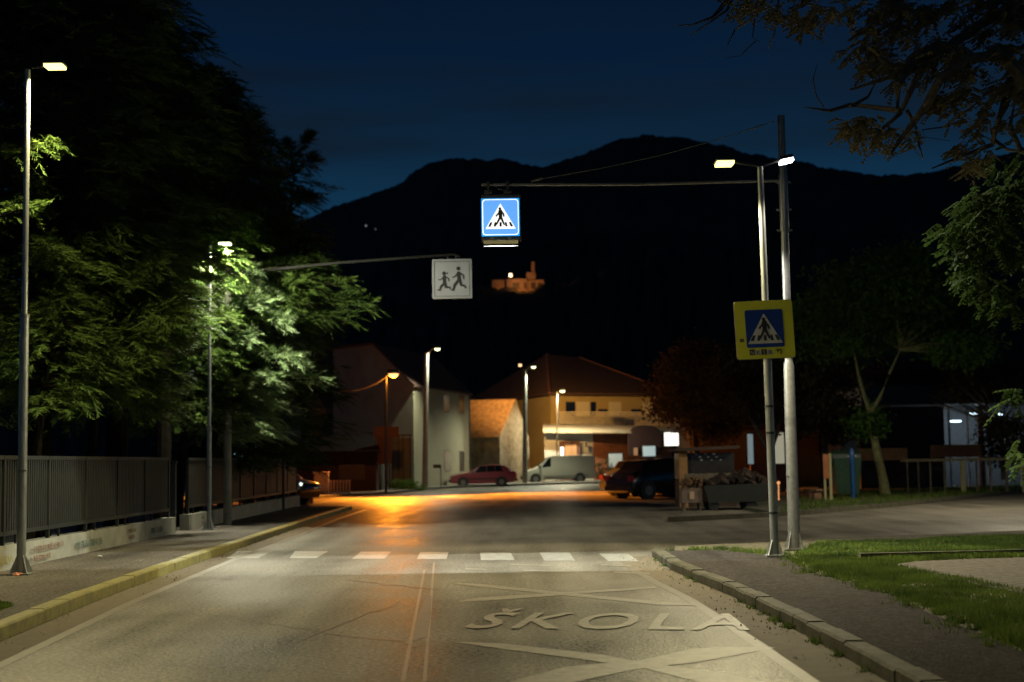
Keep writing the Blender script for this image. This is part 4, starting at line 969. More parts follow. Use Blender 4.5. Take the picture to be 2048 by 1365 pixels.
# ------------------------------------------------------------------ cars
def car(name, label, cat, loc, rz, L, Wd, prof, paint, wheels, wr, glassm=glass, lights=(), group=None, side=(), wheelm=None, trim=None):
    """prof: stations (x, z_low, z_belt, z_top, w_top_factor), nose at x=0"""
    root = thing(name, loc, label, cat, group, rz)
    n = len(prof); vs = []; fs = []
    hw = Wd / 2
    for i, (x, zl, zb, zt, wf) in enumerate(prof):
        wb = hw * (.86 if i in (0, n - 1) else (.96 if i in (1, n - 2) else 1.0)); wt = wb * wf; zm = (zl + zb) / 2
        for s in (1,):
            ring = [(-wb * .93, zl), (-wb, zm), (-wb * .985, zb), (-wt, zt), (-wt * .6, zt + .02), (wt * .6, zt + .02), (wt, zt), (wb * .985, zb), (wb, zm), (wb * .93, zl)]
        vs += [(x - L / 2, y, z) for y, z in ring]
    k = 10
    for i in range(n - 1):
        for j in range(k): fs.append((i * k + j, i * k + (j + 1) % k, (i + 1) * k + (j + 1) % k, (i + 1) * k + j))
    fs.append(tuple(range(k))); fs.append(tuple(range((n - 1) * k, n * k)))
    b = MB().add(vs, fs).build('body', paint, root, local=True, smooth=True)
    def sp(i, f, t, s, out=.012):     # point on the side glass between station i and i+1
        p = []
        for m_ in (i, i + 1):
            x, zl, zb, zt, wf = prof[m_]; wb = hw * (.86 if m_ in (0, n - 1) else (.96 if m_ in (1, n - 2) else 1.0))
            p.append(Vector((x - L / 2, s * (wb * .985 * (1 - t) + wb * wf * t), zb + (zt - zb) * t)))
        q_ = p[0].lerp(p[1], f); return q_ + Vector((0, s * out, 0))
    for (i, f0, j, f1, f2, f3) in side:   # lower-left, lower-right, upper-right, upper-left fractions
        for s in (-1, 1):
            pts = [sp(i, f0, .08, s), sp(j, f1, .08, s), sp(j, f2, .90, s), sp(i, f3, .90, s)]
            MB().add(pts + [p_ - Vector((0, s * .02, 0)) for p_ in pts], [(0, 1, 2, 3), (7, 6, 5, 4), (0, 4, 5, 1), (1, 5, 6, 2), (2, 6, 7, 3), (3, 7, 4, 0)]).build('side_window', glassm, root, local=True)
    for (i, nm) in lights:               # windscreen / rear window across station i..i+1
        x0_, _, zb0_, zt0, w0 = prof[i]; x1_, _, zb1_, zt1, w1_ = prof[i + 1]
        d = Vector((x1_ - x0_, 0, zt1 - zt0)); nn_ = Vector((-d.z, 0, d.x)).normalized(); nn_ = nn_ if nn_.z > 0 else -nn_
        pts = []
        for f, sg in ((.08, -1), (.08, 1), (.92, 1), (.92, -1)):
            x = x0_ + (x1_ - x0_) * f; z = zt0 + (zt1 - zt0) * f + .02; w = hw * (w0 + (w1_ - w0) * f) * .84
            pts.append(Vector((x - L / 2, sg * w, z)) + nn_ * .012)
        MB().add(pts + [p_ - nn_ * .02 for p_ in pts], [(0, 1, 2, 3), (7, 6, 5, 4), (0, 4, 5, 1), (1, 5, 6, 2), (2, 6, 7, 3), (3, 7, 4, 0)]).build(nm, glassm, root, local=True)
    for wx_ in wheels:
        for s in (-1, 1):
            yw = s * (hw - .09)
            ar_ = MB().tube([(wx_ - L / 2, s * (hw - .2), wr + .03), (wx_ - L / 2, s * (hw + .006), wr + .03)], wr * 1.2, 20).build('wheel_arch', M['black'], root, local=True)
            w = MB().tube([(wx_ - L / 2, s * (hw - .19), wr), (wx_ - L / 2, s * (hw + .015), wr)], wr, 22).build('wheel', M['black'], root, local=True, smooth=True)
            MB().tube([(wx_ - L / 2, s * (hw - .05), wr), (wx_ - L / 2, s * (hw + .022), wr)], wr * .58, 12).build('rim', wheelm or M['galv'], w, local=True)
    return root
def part(root, name, m, c, d):
    return MB().box(c, d).build(name, m, root, local=True)
def two(root, name, m, x, y, z, d):
    for s in (-1, 1): part(root, name, m, (x, s * y, z), d)
burg = mat('burgundy_paint', (.22, .035, .05), .35, var=.05, coat=.5); chrome = mat('lamp_glass', (.6, .6, .55), .2, .5); redl = mat('tail_lamp', (.4, .02, .01), .3)
L = 4.3
prof = [(0, .32, .60, .62, .9), (.12, .24, .68, .72, .92), (1.15, .2, .86, .90, .93), (1.28, .2, .88, .95, .88), (1.95, .2, .90, 1.36, .78), (2.9, .2, .92, 1.41, .77), (3.45, .22, .93, 1.36, .77), (4.1, .25, .93, .98, .86), (4.3, .35, .86, .88, .9)]
cpos = G(965, 974, 0)
r_ = car('parked_car', 'burgundy hatchback parked along the pavement before the beige house', 'car', (cpos.x, cpos.y + .9, 0), R(4), L, 1.66, prof, burg, (.85, 3.32), .29,
         side=((3, .45, 4, .42, .42, 1.0), (4, .47, 5, .0, .0, .47), (5, .05, 5, .95, .7, .05)), lights=((3, 'windscreen'), (6, 'rear_window')))
two(r_, 'headlight', chrome, -L / 2 + .03, .6, .56, (.1, .3, .14)); two(r_, 'tail_light', redl, L / 2 - .03, .66, .72, (.1, .24, .2))
part(r_, 'front_bumper', M['black'], (-L / 2 + .02, 0, .38), (.16, 1.5, .16)); part(r_, 'rear_bumper', M['black'], (L / 2 - .02, 0, .42), (.16, 1.5, .16)); two(r_, 'side_trim', M['black'], 0, .835, .52, (2.0, .02, .06)); two(r_, 'mirror', burg, -.72, .93, .98, (.1, .16, .12))
vanp = mat('white_van_paint', (.42, .41, .34), .45, var=.05)
L = 5.2
prof = [(0, .34, .66, .70, .9), (.12, .28, .8, .84, .92), (.95, .25, 1.02, 1.08, .92), (1.05, .25, 1.05, 1.14, .9), (1.9, .25, 1.12, 1.86, .82), (2.15, .25, 1.12, 1.93, .86), (5.05, .3, 1.12, 1.93, .88), (5.2, .4, 1.1, 1.85, .86)]
vp = G(1117, 967, 0)
r_ = car('parked_van', 'white delivery van with windowless cargo side parked nose to the left', 'van', (vp.x, vp.y + 1.0, 0), R(3), L, 1.85, prof, vanp, (.95, 4.1), .32, side=((3, .35, 4, .6, .6, .95),), lights=((3, 'windscreen'),))
two(r_, 'headlight', chrome, -L / 2 + .05, .68, .66, (.12, .3, .18)); two(r_, 'tail_light', redl, L / 2 - .02, .8, 1.0, (.06, .12, .4)); part(r_, 'front_bumper', M['black'], (-L / 2 + .02, 0, .42), (.16, 1.6, .22)); two(r_, 'mirror', M['black'], -1.35, 1.02, 1.15, (.12, .16, .24)); two(r_, 'side_trim', M['concpole'], .5, .93, .52, (3.2, .02, .08))
blk = mat('black_car_paint', (.004, .004, .004), .25, var=.05, coat=.6); grn = mat('dark_green_car_paint', (.05, .06, .045), .35, coat=.5)
def suv(name, label, px, py, dd2, rz, paint, Ls=4.4):
    prof = [(0, .4, .72, .8, .9), (.14, .26, .82, .9, .92), (.7, .24, .98, 1.18, .86), (.95, .24, 1.0, 1.52, .8), (2.2, .24, 1.0, 1.62, .79), (2.9, .24, .99, 1.55, .79), (3.55, .24, .96, 1.03, .88), (4.3, .28, .82, .86, .9), (Ls, .4, .7, .74, .88)]
    p = P(px, py, dd2)
    r = car(name, label, 'car', (p.x, dd2, 0), rz, Ls, 1.78, prof, paint, (.85, 3.5), .34, side=((3, .02, 3, .95, .95, .1), (4, .02, 4, .98, .98, .02), (5, .03, 5, .75, .3, .03)), lights=((2, 'rear_window'), (5, 'windscreen')))
    two(r, 'tail_light', redl, -Ls / 2 + .05, .72, .84, (.12, .26, .22)); two(r, 'headlight', chrome, Ls / 2 - .06, .66, .68, (.12, .3, .14)); part(r, 'rear_bumper', M['black'], (-Ls / 2 + .03, 0, .45), (.16, 1.6, .2))
    two(r, 'roof_rail', M['galv'], 0, .66, 1.66, (1.6, .03, .03)); two(r, 'mirror', paint, .95, .98, 1.04, (.1, .16, .13)); return r
suv('parked_car', 'black estate car parked nearest, tail lamps glinting toward the road', 1313, 990, 59, R(36), blk, 4.1)
suv('parked_car', 'dark green car parked just behind the black estate', 1296, 982, 63.5, R(34), grn, 4.1)
# small dark car in the side street at the left
p = G(612, 1004, 0)
r_ = suv('parked_car', 'dark car half hidden behind the fence end with a glowing glint on one headlamp', 528, 1000, 57.5, R(-25), blk)
hl = MB().box((2.14, -.62, .78), (.08, .10, .22), ry=.5).build('headlamp_reflection', emat('headlamp_glint', (.85, 1, .85), 1.5), r_, local=True)  # glowing block stands in for light reflected off the headlamp

# ------------------------------------------------------------------ cart, stall and small things on the right
dC = 45
root = thing('covered_stall', P(1435, 900, dC + 2).xy.to_3d(), 'dark display stall with glazed front and orange left post', 'stall')
zz = lambda y, d=dC: P(1440, y, d).z
xx = lambda x, d=dC: P(x, 900, d).x
MB().bbox((xx(1362, 47), 47, zz(958, 47)), (xx(1468, 47), 49, zz(906, 47))).build('glazed_box', mat('stall_glass', (.035, .03, .026), .2), root)
MB().bbox((xx(1357, 47), 46.85, 0), (xx(1373, 47), 47.1, zz(900, 47))).build('corner_post', mat('orange_post', (.3, .15, .05), .7), root)  # orange is the post's own colour
MB().box((xx(1412, 47), 47.9, zz(897, 47)), (2.1, 2.6, .1), ry=-.03).build('roof', mat('stall_roof', (.05, .03, .02), .8), root)
MB().bbox((xx(1362, 47), 47.05, 0), (xx(1470, 47), 49, zz(961, 47))).build('counter', mat('stall_base', (.04, .025, .015), .8), root)
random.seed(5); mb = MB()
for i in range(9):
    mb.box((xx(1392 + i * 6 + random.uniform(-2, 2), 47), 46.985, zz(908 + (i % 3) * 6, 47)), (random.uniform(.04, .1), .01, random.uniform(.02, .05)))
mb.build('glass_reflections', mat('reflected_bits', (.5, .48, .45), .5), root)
root = thing('firewood_box', P(1382, 900, 44).xy.to_3d(), 'pale grey metal box on four legs heaped with cut firewood', 'box')
MB().bbox((xx(1362, 44), 44, zz(1005, 44)), (xx(1402, 44), 44.6, zz(976, 44))).build('box', mat('pale_box', (.15, .11, .085), .7, var=.12), root)
for a_ in (1364, 1396):
    for yy in (44.02, 44.5): MB().bbox((xx(a_, 44), yy, 0), (xx(a_ + 5, 44), yy + .07, zz(1005, 44))).build('leg', M['bark'], root)
MB().bbox((xx(1377, 44), 43.97, zz(998, 44)), (xx(1386, 44), 43.998, zz(983, 44))).build('label_plate', mat('plate', (.45, .3, .2), .7), root)
random.seed(8); wood = mat('cut_wood', (.12, .065, .03), .9, var=.4)
for i in range(46):
    x = random.uniform(xx(1364, 44), xx(1401, 44)); y = random.uniform(44.05, 44.5); z = zz(975, 44) + random.uniform(0, .30); r = random.uniform(.03, .05)
    a = random.uniform(-.4, .4); v = Vector((math.sin(a), math.cos(a), random.uniform(-.25, .25))) * .2
    if not i: lg = MB()
    lg.tube([Vector((x, y, z)) - v, Vector((x, y, z)) + v], r, 8)
lg.build('firewood', wood, root)
root = thing('tipper_cart', P(1470, 900, 44).xy.to_3d(), 'low dark green cart piled with rubble behind the slim lamp pole', 'cart')
gpaint = mat('dark_green_metal', (.014, .018, .014), .6)
pts = [(xx(1405, 44), zz(972, 44)), (xx(1534, 44), zz(968, 44)), (xx(1528, 44), zz(1004, 44)), (xx(1415, 44), zz(1006, 44))]
MB().extr(pts, (0, 43.9, 0), X, Z, Y, 1.7).build('tub', gpaint, root)
for a_ in (1425, 1500):
    for yy in (43.95, 45.3): MB().tube([(xx(a_, 44), yy, .16), (xx(a_, 44), yy + .14, .16)], .155, 16).build('wheel', M['black'], root)
random.seed(2); rb = MB()
for i in range(60):
    x = random.uniform(xx(1410, 44), xx(1530, 44)); hh = .42 * max(0, 1 - abs((x - xx(1490, 44)) / 1.1)); rb.box((x, random.uniform(44.1, 45.4), zz(972, 44) + random.uniform(0, .04 + hh)), [random.uniform(.1, .3) for _ in range(3)], random.random(), random.random(), random.random())
rb.build('rubble', mat('rubble', (.03, .018, .013), .95, var=.4), root)
MB().box((xx(1440, 45), 45.4, zz(955, 45)), (2.2, .08, .25)).build('back_board', M['bark'], root)
# display building far right behind trees
dY = 74
root = thing('yellow_kiosk', P(1500, 900, dY).xy.to_3d(), 'dim yellow building with two tall lit openings behind the forked tree', 'building')
MB().bbox((P(1380, 900, dY).x, dY, 0), (P(1640, 900, dY).x, dY + 5, P(1530, 855, dY).z)).build('wall', mat('yellow_wall', (.20, .13, .03), .9), root)
MB().bbox((P(1370, 900, dY).x, dY - .5, P(1530, 860, dY).z), (P(1650, 900, dY).x, dY + 5.5, P(1530, 850, dY).z)).build('roof', roofd, root)
for a0_, a1_, y0, y1, c_ in ((1495, 1506, 868, 928, (.30, .42, .45)), (1545, 1568, 866, 928, (.62, .62, .45))):
    f = MB().bbox((P(a0_ - 1.5, 900, dY).x, dY - .05, P(1530, y1 + 1, dY).z), (P(a1_ + 1.5, 900, dY).x, dY + .01, P(1530, y0 - 1, dY).z)).build('window', M['dark'], root)
    MB().bbox((P(a0_, 900, dY).x, dY - .08, P(1530, y1, dY).z), (P(a1_, 900, dY).x, dY - .052, P(1530, y0, dY).z)).build('pane', emat('tall_lit_pane', c_, .45), f)
MB().bbox((P(1500, 900, 66).x, 66, 0), (P(1568, 900, 66).x, 66.2, P(1530, 930, 66).z)).build('low_parapet', mat('parapet', (.20, .11, .08), .9), root)
o = MB().tube([P(1557, 966, 50), P(1557, 966, 50) + Y * .02], .055, 12).tube([P(1557, 966, 50) + Y * .02, P(1557, 966, 50) + Vector((0, .05, -.83))], .02, 8).build('reflector_post', emat('amber', (1, .42, .15), .8), origin=P(1557, 966, 50)); tag(o, 'small amber marker glowing between the two tall poles', 'marker light')
# info board, blue pump, green bin
dI = 49
x0_ = P(1645, 900, dI).x
root = thing('info_board', (x0_, dI, .1), 'narrow red notice panel on two pale wooden posts in the grass', 'notice board')
tim = mat('pale_timber', (.30, .27, .14), .85, var=.2, scale=10)
for a_, w_, yt in ((1646, 4, 908), (1657, 5, 907)): MB().bbox((P(a_, 900, dI).x, dI, .08), (P(a_ + w_, 900, dI).x, dI + .08, P(1680, yt, dI).z)).build('post', tim, root)
pn = MB().bbox((P(1645, 900, dI).x, dI - .03, P(1680, 957, dI).z), (P(1656, 900, dI).x, dI - .004, P(1680, 909, dI).z)).build('panel', mat('red_notice', (.30, .10, .03), .7), root)
x0_ = P(1703, 900, 50).x
root = thing('blue_pump', (x0_, 50, .1), 'slim blue standpipe with a pointed top, right of the notice panel', 'standpipe')
bl = mat('blue_paint', (.01, .07, .22), .4)
MB().tube([(x0_, 50, .1), (x0_, 50, P(1680, 910, 50).z)], .085, 14).build('column', bl, root, smooth=True)
MB().tube([(x0_, 50, P(1680, 911, 50).z), (x0_, 50, P(1680, 900, 50).z), (x0_, 50, P(1680, 896, 50).z)], [.11, .07, .02], 14).build('cap', bl, root, smooth=True)
MB().tube([(x0_ - .16, 50, P(1680, 913, 50).z), (x0_ + .16, 50, P(1680, 913, 50).z)], .02, 8).build('handle', M['galv'], root)
x0_ = P(1690, 900, 53).x
root = thing('green_bin', (x0_, 53, .1), 'dark green bin behind the blue standpipe', 'bin')
MB().add([(x0_ - .4, 52.7, .2), (x0_ + .4, 52.7, .2), (x0_ + .4, 53.4, .2), (x0_ - .4, 53.4, .2), (x0_ - .5, 52.6, 1.5), (x0_ + .5, 52.6, 1.5), (x0_ + .5, 53.5, 1.5), (x0_ - .5, 53.5, 1.5)], [(0, 1, 2, 3), (4, 5, 6, 7), (0, 1, 5, 4), (1, 2, 6, 5), (2, 3, 7, 6), (3, 0, 4, 7)]).build('body', mat('bin_green', (.02, .06, .03), .5), root)
MB().tube([(x0_ - .52, 53.05, 1.52), (x0_ + .52, 53.05, 1.52)], .3, 12).build('lid', mat('bin_lid', (.02, .05, .03), .5), root)
for a_ in (1610, 1622):
    p = P(a_ + 10, 1003, 49)
o = MB().bbox((P(1614, 900, 50).x, 50, .1), (P(1640, 900, 50).x, 50.5, P(1680, 982, 50).z)).bbox((P(1612, 900, 50).x, 49.9, P(1680, 982, 50).z + .003), (P(1642, 900, 50).x, 50.6, P(1680, 978, 50).z)).build('stone_bench', mat('bench_brick', (.22, .12, .07), .9), origin=P(1627, 1000, 50)); tag(o, 'small brick block seat right of the galvanised pole', 'block seat')

# modern building, timber terrace rail
dM = 66
root = thing('glass_pavilion', P(1960, 900, dM).xy.to_3d(), 'dark pavilion with tall cold lit glazing at the right edge', 'building')
xa = lambda x: P(x, 900, dM).x; za_ = lambda y: P(1950, y, dM).z
HSL = -.0155 * (1950 - 1024)
ym = lambda y: y - 0
def zm(y, x=1950, d=dM): return P(x, y, d).z
MB().bbox((xa(1720), dM + 4, 0), (xa(2300), dM + 9, zm(800))).build('rear_wall', mat('pav_inside', (.09, .10, .11), .8), root)
MB().bbox((xa(1720), dM - .6, zm(808)), (xa(2300), dM + 9, zm(770))).build('roof', M['dark'], root)
MB().bbox((xa(1720), dM, 0), (xa(1890), dM + .3, zm(812))).build('dark_wall', mat('pav_wall', (.05, .04, .035), .8), root)
MB().bbox((xa(1960), dM - .1, 0), (xa(1968), dM + .2, zm(812))).build('brown_column', mat('pav_col', (.14, .06, .03), .8), root)
mul = mat('pale_mullion', (.7, .75, .78), .5)
for px_ in (1899, 1936, 1976, 2010, 2040): MB().bbox((xa(px_), dM, 0), (xa(px_ + 3.5), dM + .1, zm(811))).build('mullion', mul, root)
for px_, py_, w_ in ((1911, 843, .45), (1950, 828, .5), (2000, 829, .12)):
    c = P(px_, py_, dM + 2.5); MB().box(c, (w_, .3, .08)).build('ceiling_light', emat('pav_lamp', (.75, .95, 1), 2.5), root)
light('pavilion_light', 'AREA', P(1960, 818, dM + 2), 110, (.75, .9, 1), root, shape='RECTANGLE', size=6, size_y=2, target=P(1960, 900, dM + 3))
o = MB().bbox((P(1715, 900, 60).x, 60, zm(920, 1850, 60)), (P(1815, 900, 60).x, 60.15, zm(897, 1760, 60))).build('board_fence', mat('orange_board', (.28, .13, .05), .85, var=.25), origin=P(1765, 960, 60)); tag(o, 'dull orange board panel behind the green tree trunk', 'board panel', 'orange board panels of the terrace')
o = MB().bbox((P(1862, 900, 60).x, 60, zm(915, 1900, 60)), (P(1962, 900, 60).x, 60.15, zm(890, 1900, 60))).build('board_fence', mat('orange_board2', (.30, .12, .04), .85, var=.25), origin=P(1910, 960, 60)); tag(o, 'brighter orange board panel below the lit glazing', 'board panel', 'orange board panels of the terrace')
dT = 56
root = thing('timber_railing', (P(1960, 900, dT).x, dT, .1), 'long timber handrail on uneven posts along the park terrace', 'railing')
zt_ = zm(918, 1950, dT)
MB().bbox((P(1800, 900, dT).x, dT, zt_ - .08), (P(2300, 900, dT).x, dT + .12, zt_ + .03)).build('handrail', mat('rail_wood', (.16, .13, .07), .85), root)
random.seed(4)
for i, px_ in enumerate((1812, 1834, 1858, 1886, 1920, 1951, 1978, 2010, 2042, 2080)):
    w = 9 if px_ in (1920, 2042) else 3
    MB().bbox((P(px_, 900, dT).x, dT + .01, .08), (P(px_ + w, 900, dT).x, dT + .1, zt_ - .083)).build('post', tim if w == 9 else M['bark'], root)
# ------------------------------------------------------------------ hills
sky = [(-900, 640), (-300, 620), (0, 600), (300, 560), (450, 505), (560, 462), (600, 443), (660, 414), (700, 400), (760, 383), (790, 372), (810, 360), (830, 340), (860, 325), (890, 319), (930, 318), (1000, 319), (1040, 327), (1085, 334), (1100, 330), (1140, 318), (1190, 299), (1240, 281), (1290, 271), (1340, 274), (1400, 282), (1450, 292), (1500, 305), (1560, 317), (1620, 328), (1700, 341), (1780, 353), (1850, 345), (1920, 331), (1990, 312), (2048, 300), (2300, 250), (2900, 230)]
sxs = np.array([s[0] for s in sky]); sys_ = np.array([s[1] for s in sky])
HD = 1500.0
pxs = np.linspace(-900, 2900, 640); pys = np.interp(pxs, sxs, sys_)
rng = np.random.default_rng(1)
rough = sum(np.interp(np.arange(640), np.linspace(0, 639, k), rng.normal(0, a, k)) for k, a in ((60, 1.2), (200, 1.3), (640, 1.0)))
pys = pys - rough
top = [P(x, y, HD) for x, y in zip(pxs, pys)]
smz = np.convolve(np.pad([t.z for t in top], 20, 'edge'), np.ones(41) / 41, 'valid')
rows = np.array(list(np.linspace(180, HD, 46)) + [HD + 60, HD + 300, HD + 900])
V = []
nzg = rng.normal(0, 1, (len(rows), 640))
for i in range(2):
    nzg = (nzg + np.roll(nzg, 1, 1) + np.roll(nzg, -1, 1) + np.roll(nzg, 1, 0) + np.roll(nzg, -1, 0)) / 3.2
for i, d in enumerate(rows):
    for j in range(640):
        t = top[j]; f = min(1, max(0, (d - 180) / (HD - 180))) ** 1.30
        ks = f ** 6; z = (t.z * ks + smz[j] * (1 - ks)) * f if d <= HD else t.z * (1 - (d - HD) / 1300)
        V.append((t.x * d / HD, d, z + (nzg[i, j] * 1.0 * (0 < i) * (d < HD - 40) * min(1, (d - 150) / 300) if d < HD else 0) - .5 * (i == 0)))
V = np.array(V)
idx = np.arange(len(rows) * 640).reshape(len(rows), 640)
Fq = np.stack([idx[:-1, :-1], idx[:-1, 1:], idx[1:, 1:], idx[1:, :-1]], -1).reshape(-1, 4)
tag(npmesh('hills', V, Fq, M['hill']), kind='structure')
def hillz(px, d):
    y = np.interp(px, pxs, pys); t = P(px, float(y), HD); f = ((d - 180) / (HD - 180)) ** 1.30; return t.z * f
# hilltop ruin
dK = 620.0
base = P(1048, 583, dK); zk = hillz(1048, dK)
root = thing('hilltop_ruin', (base.x, dK, base.z), 'orange lit stone ruin with a thin tower on the dark hillside', 'ruin')
kst = mat('ruin_stone', (.30, .22, .14), .95, var=.3, scale=.3)
K = lambda x, y, d=dK: P(x, y, d)
def kb_(x0, y0, x1, y1, d0, d1, name='wall', m=kst, to=None):
    a, b = K(x0, y1, d0), K(x1, y0, d0); return MB().bbox((a.x, d0, a.z), (b.x, d1, b.z)).build(name, m, to or root)
w = kb_(1015, 558, 1054, 625, dK, dK + 8); kb_(1054, 560, 1088, 625, dK + 1, dK + 8); kb_(1053, 545, 1071, 559, dK + 2, dK + 7, 'keep'); kb_(1063, 524, 1069, 545.5, dK + 3, dK + 5, 'tower'); kb_(985, 560, 1014, 625, dK + 6, dK + 9, 'side_wall')
for x0, x1 in ((1025, 1038), (1048, 1052), (1062, 1070), (1076, 1082)): kb_(x0, 566, x1, 578, dK - .6 + (1 if x0 > 1053 else 0), dK + .5 + (1 if x0 > 1053 else 0), 'window', M['black'])
lp_ = K(1021, 551, dK - 5)
e = MB().tube([lp_ - X * .6, lp_ + X * .6], .75, 10).build('floodlight', emat('ruin_lamp', (1, .72, .4), 4), origin=lp_); tag(e, 'bright orange floodlight at the left corner of the hilltop ruin', 'floodlight')
MB().tube([lp_, (lp_.x, lp_.y, lp_.z - 15)], .12, 6).build('mast', M['dark'], e)
light('ruin_light', 'SPOT', K(1030, 572, dK - 18), 11000, (1, .36, .08), None, shadow_soft_size=.5, spot_size=R(95), spot_blend=.9, target=K(1048, 566, dK))
light('slope_light', 'POINT', K(1040, 590, dK - 14), 2200, (1, .34, .07), None, shadow_soft_size=.5)
for x, y in ((732, 452), (751, 459)):
    p = P(x, y, 900); o = MB().tube([p - X * .45, p + X * .45], .55, 8).build('hillside_lamp', emat('hill_lamp', (.8, .9, .8), .22 if x < 740 else .07), origin=p)
    tag(o, 'faint pale lamp high on the dark hillside' if x < 740 else 'fainter pale lamp just below the other on the hillside', 'distant lamp')

# ------------------------------------------------------------------ conifers
def unit(a): return a / np.maximum(np.linalg.norm(a, axis=-1, keepdims=True), 1e-9)
def fronds(rg, O, D, LN, m=14, wid=.016, droop=.35, sub=.42):
    """fan shaped fronds: O origins, D axis directions, LN lengths; returns triangles"""
    n = len(O); up = np.array([0, 0, 1.0])
    side = unit(np.cross(D, up) + rg.normal(0, .25, (n, 3)))
    s = np.linspace(.08, 1, m)[None, :, None]
    ax = O[:, None] + D[:, None] * (LN[:, None, None] * s) - up * (droop * (LN[:, None, None] * s) ** 1.6)
    sg = np.where(np.arange(m) % 2 == 0, 1, -1)[None, :, None]
    ld = unit(D[:, None] * (.85 + rg.normal(0, .12, (n, m, 1))) + side[:, None] * sg * (.62 + rg.normal(0, .15, (n, m, 1))) * (s < .97) + rg.normal(0, .14, (n, m, 3)) - up * .28)
    ll = LN[:, None, None] * sub * (1.05 - .65 * s) * rg.uniform(.7, 1.25, (n, m, 1))
    per = unit(np.cross(ld, up[None, None] + rg.normal(0, .5, (n, m, 3))))
    w = wid * (LN[:, None, None] / .5)
    a = ax - per * w; b = ax + per * w; c = ax + ld * ll
    V = np.stack([a, b, c], 2).reshape(-1, 3); F = np.arange(len(V)).reshape(-1, 3)
    return V, F
def conifer(base, Hh, Rr, nb, label, seed, m='needle', h0=.12, fr=.5, group='conifers behind the left fence', sharp=.75, per=9, droop=.3, asym=None, name='conifer', lean=0.0, limbs=(), wid=.012, lobes=.35, mm=22):
    rg = np.random.default_rng(seed)
    root = thing(name, base, label, 'conifer', group)
    bx = np.array(base)
    tb = MB().tube([base, Vector(base) + Vector((.05 + lean * .3, .03, Hh * .5)), Vector(base) + Vector((lean, 0, Hh * .97))], [Hh * .016 + .04, Hh * .010 + .02, .02], 10)
    h = h0 + (1 - h0) * (np.arange(nb) + rg.uniform(0, 1, nb)) / nb
    az = rg.uniform(0, 2 * np.pi, nb)
    lob = 1 + lobes * np.sin(az * 3 + h * 23) * np.sin(h * 31 + seed)
    Lb = Rr * np.clip((1 - h), 0, 1) ** sharp * rg.uniform(.62, 1.15, nb) * lob * np.minimum(1, (h - h0) / .10 + .55) + .12
    if asym is not None: Lb *= 1 + asym * np.cos(az)
    out = np.stack([np.cos(az), np.sin(az), np.zeros(nb)], 1)
    O = []; D = []; LN = []
    bt = MB()
    for i in range(nb):
        st = bx + np.array([lean * h[i] ** 1.6, 0, h[i] * Hh]); k = max(3, int(Lb[i] * per))
        ss = rg.uniform(.25, 1, k); ss[0] = 1
        rise = .35 * Lb[i]
        pos = st + out[i] * (Lb[i] * ss)[:, None]; pos[:, 2] += rise * ss - droop * Lb[i] * ss ** 2 * 1.2
        lat = rg.normal(0, .55, (k, 1)) * np.cross(out[i], [0, 0, 1])
        d = unit(out[i] + lat + np.stack([np.zeros(k), np.zeros(k), rg.normal(.05, .25, k)], 1))
        O.append(pos + rg.normal(0, .05, (k, 3))); D.append(d); LN.append(rg.uniform(.6, 1.2, k) * fr * (.55 + .45 * min(1, Lb[i])))
        if Lb[i] > .5 and i % 2 == 0:
            a = Vector(st); bt.tube([a, a + Vector(out[i]) * Lb[i] * .5 + Z * (.175 * Lb[i] - droop * .3 * Lb[i]), a + Vector(out[i]) * Lb[i] * .95 + Z * (rise - droop * Lb[i] * 1.1)], [.03, .018, .006], 4)
    tb.v += []
    if not len(limbs): tb.add(bt.v, bt.f)
    for lx_, ly_, ld_, fl in limbs:
        e = np.array(P(lx_, ly_, ld_)); hz_ = min(max(e[2] - .5, 1.0), Hh * .93); a = bx + np.array([lean * (hz_ / Hh) ** 1.6, 0, hz_]); k = int(30 + 30 * fl)
        ss = rg.uniform(.35, 1, k) ** .6; dv = unit(e - a); L3 = np.linalg.norm(e - a)
        p_ = a + (e - a) * ss[:, None] + np.array([0, 0, .35]) * np.sin(ss * np.pi)[:, None] + np.cross(dv, [0, 0, 1]) * rg.normal(0, .28 * fl, (k, 1)) * (1.25 - ss[:, None]) + rg.normal(0, .05, (k, 3))
        O.append(p_); D.append(unit(dv + rg.normal(0, .35, (k, 3)))); LN.append(rg.uniform(.6, 1.1, k) * fl * .8)
        bt.tube([Vector(a), Vector((a + e) / 2) + Z * .3, Vector(e)], [.04, .025, .008], 5)
    tb.add(bt.v, bt.f) if len(limbs) else None
    # short upswept plumes that thicken the upper stem
    ke = int(nb * .9); hh = 1 - rg.uniform(0, 1, ke) ** 1.5 * .55; aa = rg.uniform(0, 2 * np.pi, ke); rr_ = rg.uniform(0, 1, ke) * Rr * (1 - hh) ** sharp * .7
    O.append(bx + np.stack([lean * hh ** 1.6 + np.cos(aa) * rr_, np.sin(aa) * rr_, hh * Hh], 1)); D.append(unit(np.stack([np.cos(aa) * .7, np.sin(aa) * .7, rg.uniform(.2, 1.3, ke)], 1))); LN.append(rg.uniform(.5, 1, ke) * fr * .9)
    O = np.concatenate(O); D = np.concatenate(D); LN = np.concatenate(LN)
    tb.build('trunk', M['cbark'], root)
    Vv, Ff = fronds(rg, O, D, LN, m=mm, wid=wid, sub=.52, droop=.5)
    npmesh('crown', Vv, Ff, M[m], root)
    return root
def cbase(px, d, z=0.0):
    p = P(px, 900, d); return (p.x, d, z)
def Ht(px, py, d): return P(px, py, d).z
LT = 'conifers behind the left fence'
conifer(cbase(-190, 25.5), 12.5, 2.1, 420, 'dark conifer at the left edge with two lit fronds beside the first lamp', 11, sharp=.45, fr=.6, h0=.3, limbs=[(95, 290, 21.3, .6), (80, 408, 21.1, .5)])
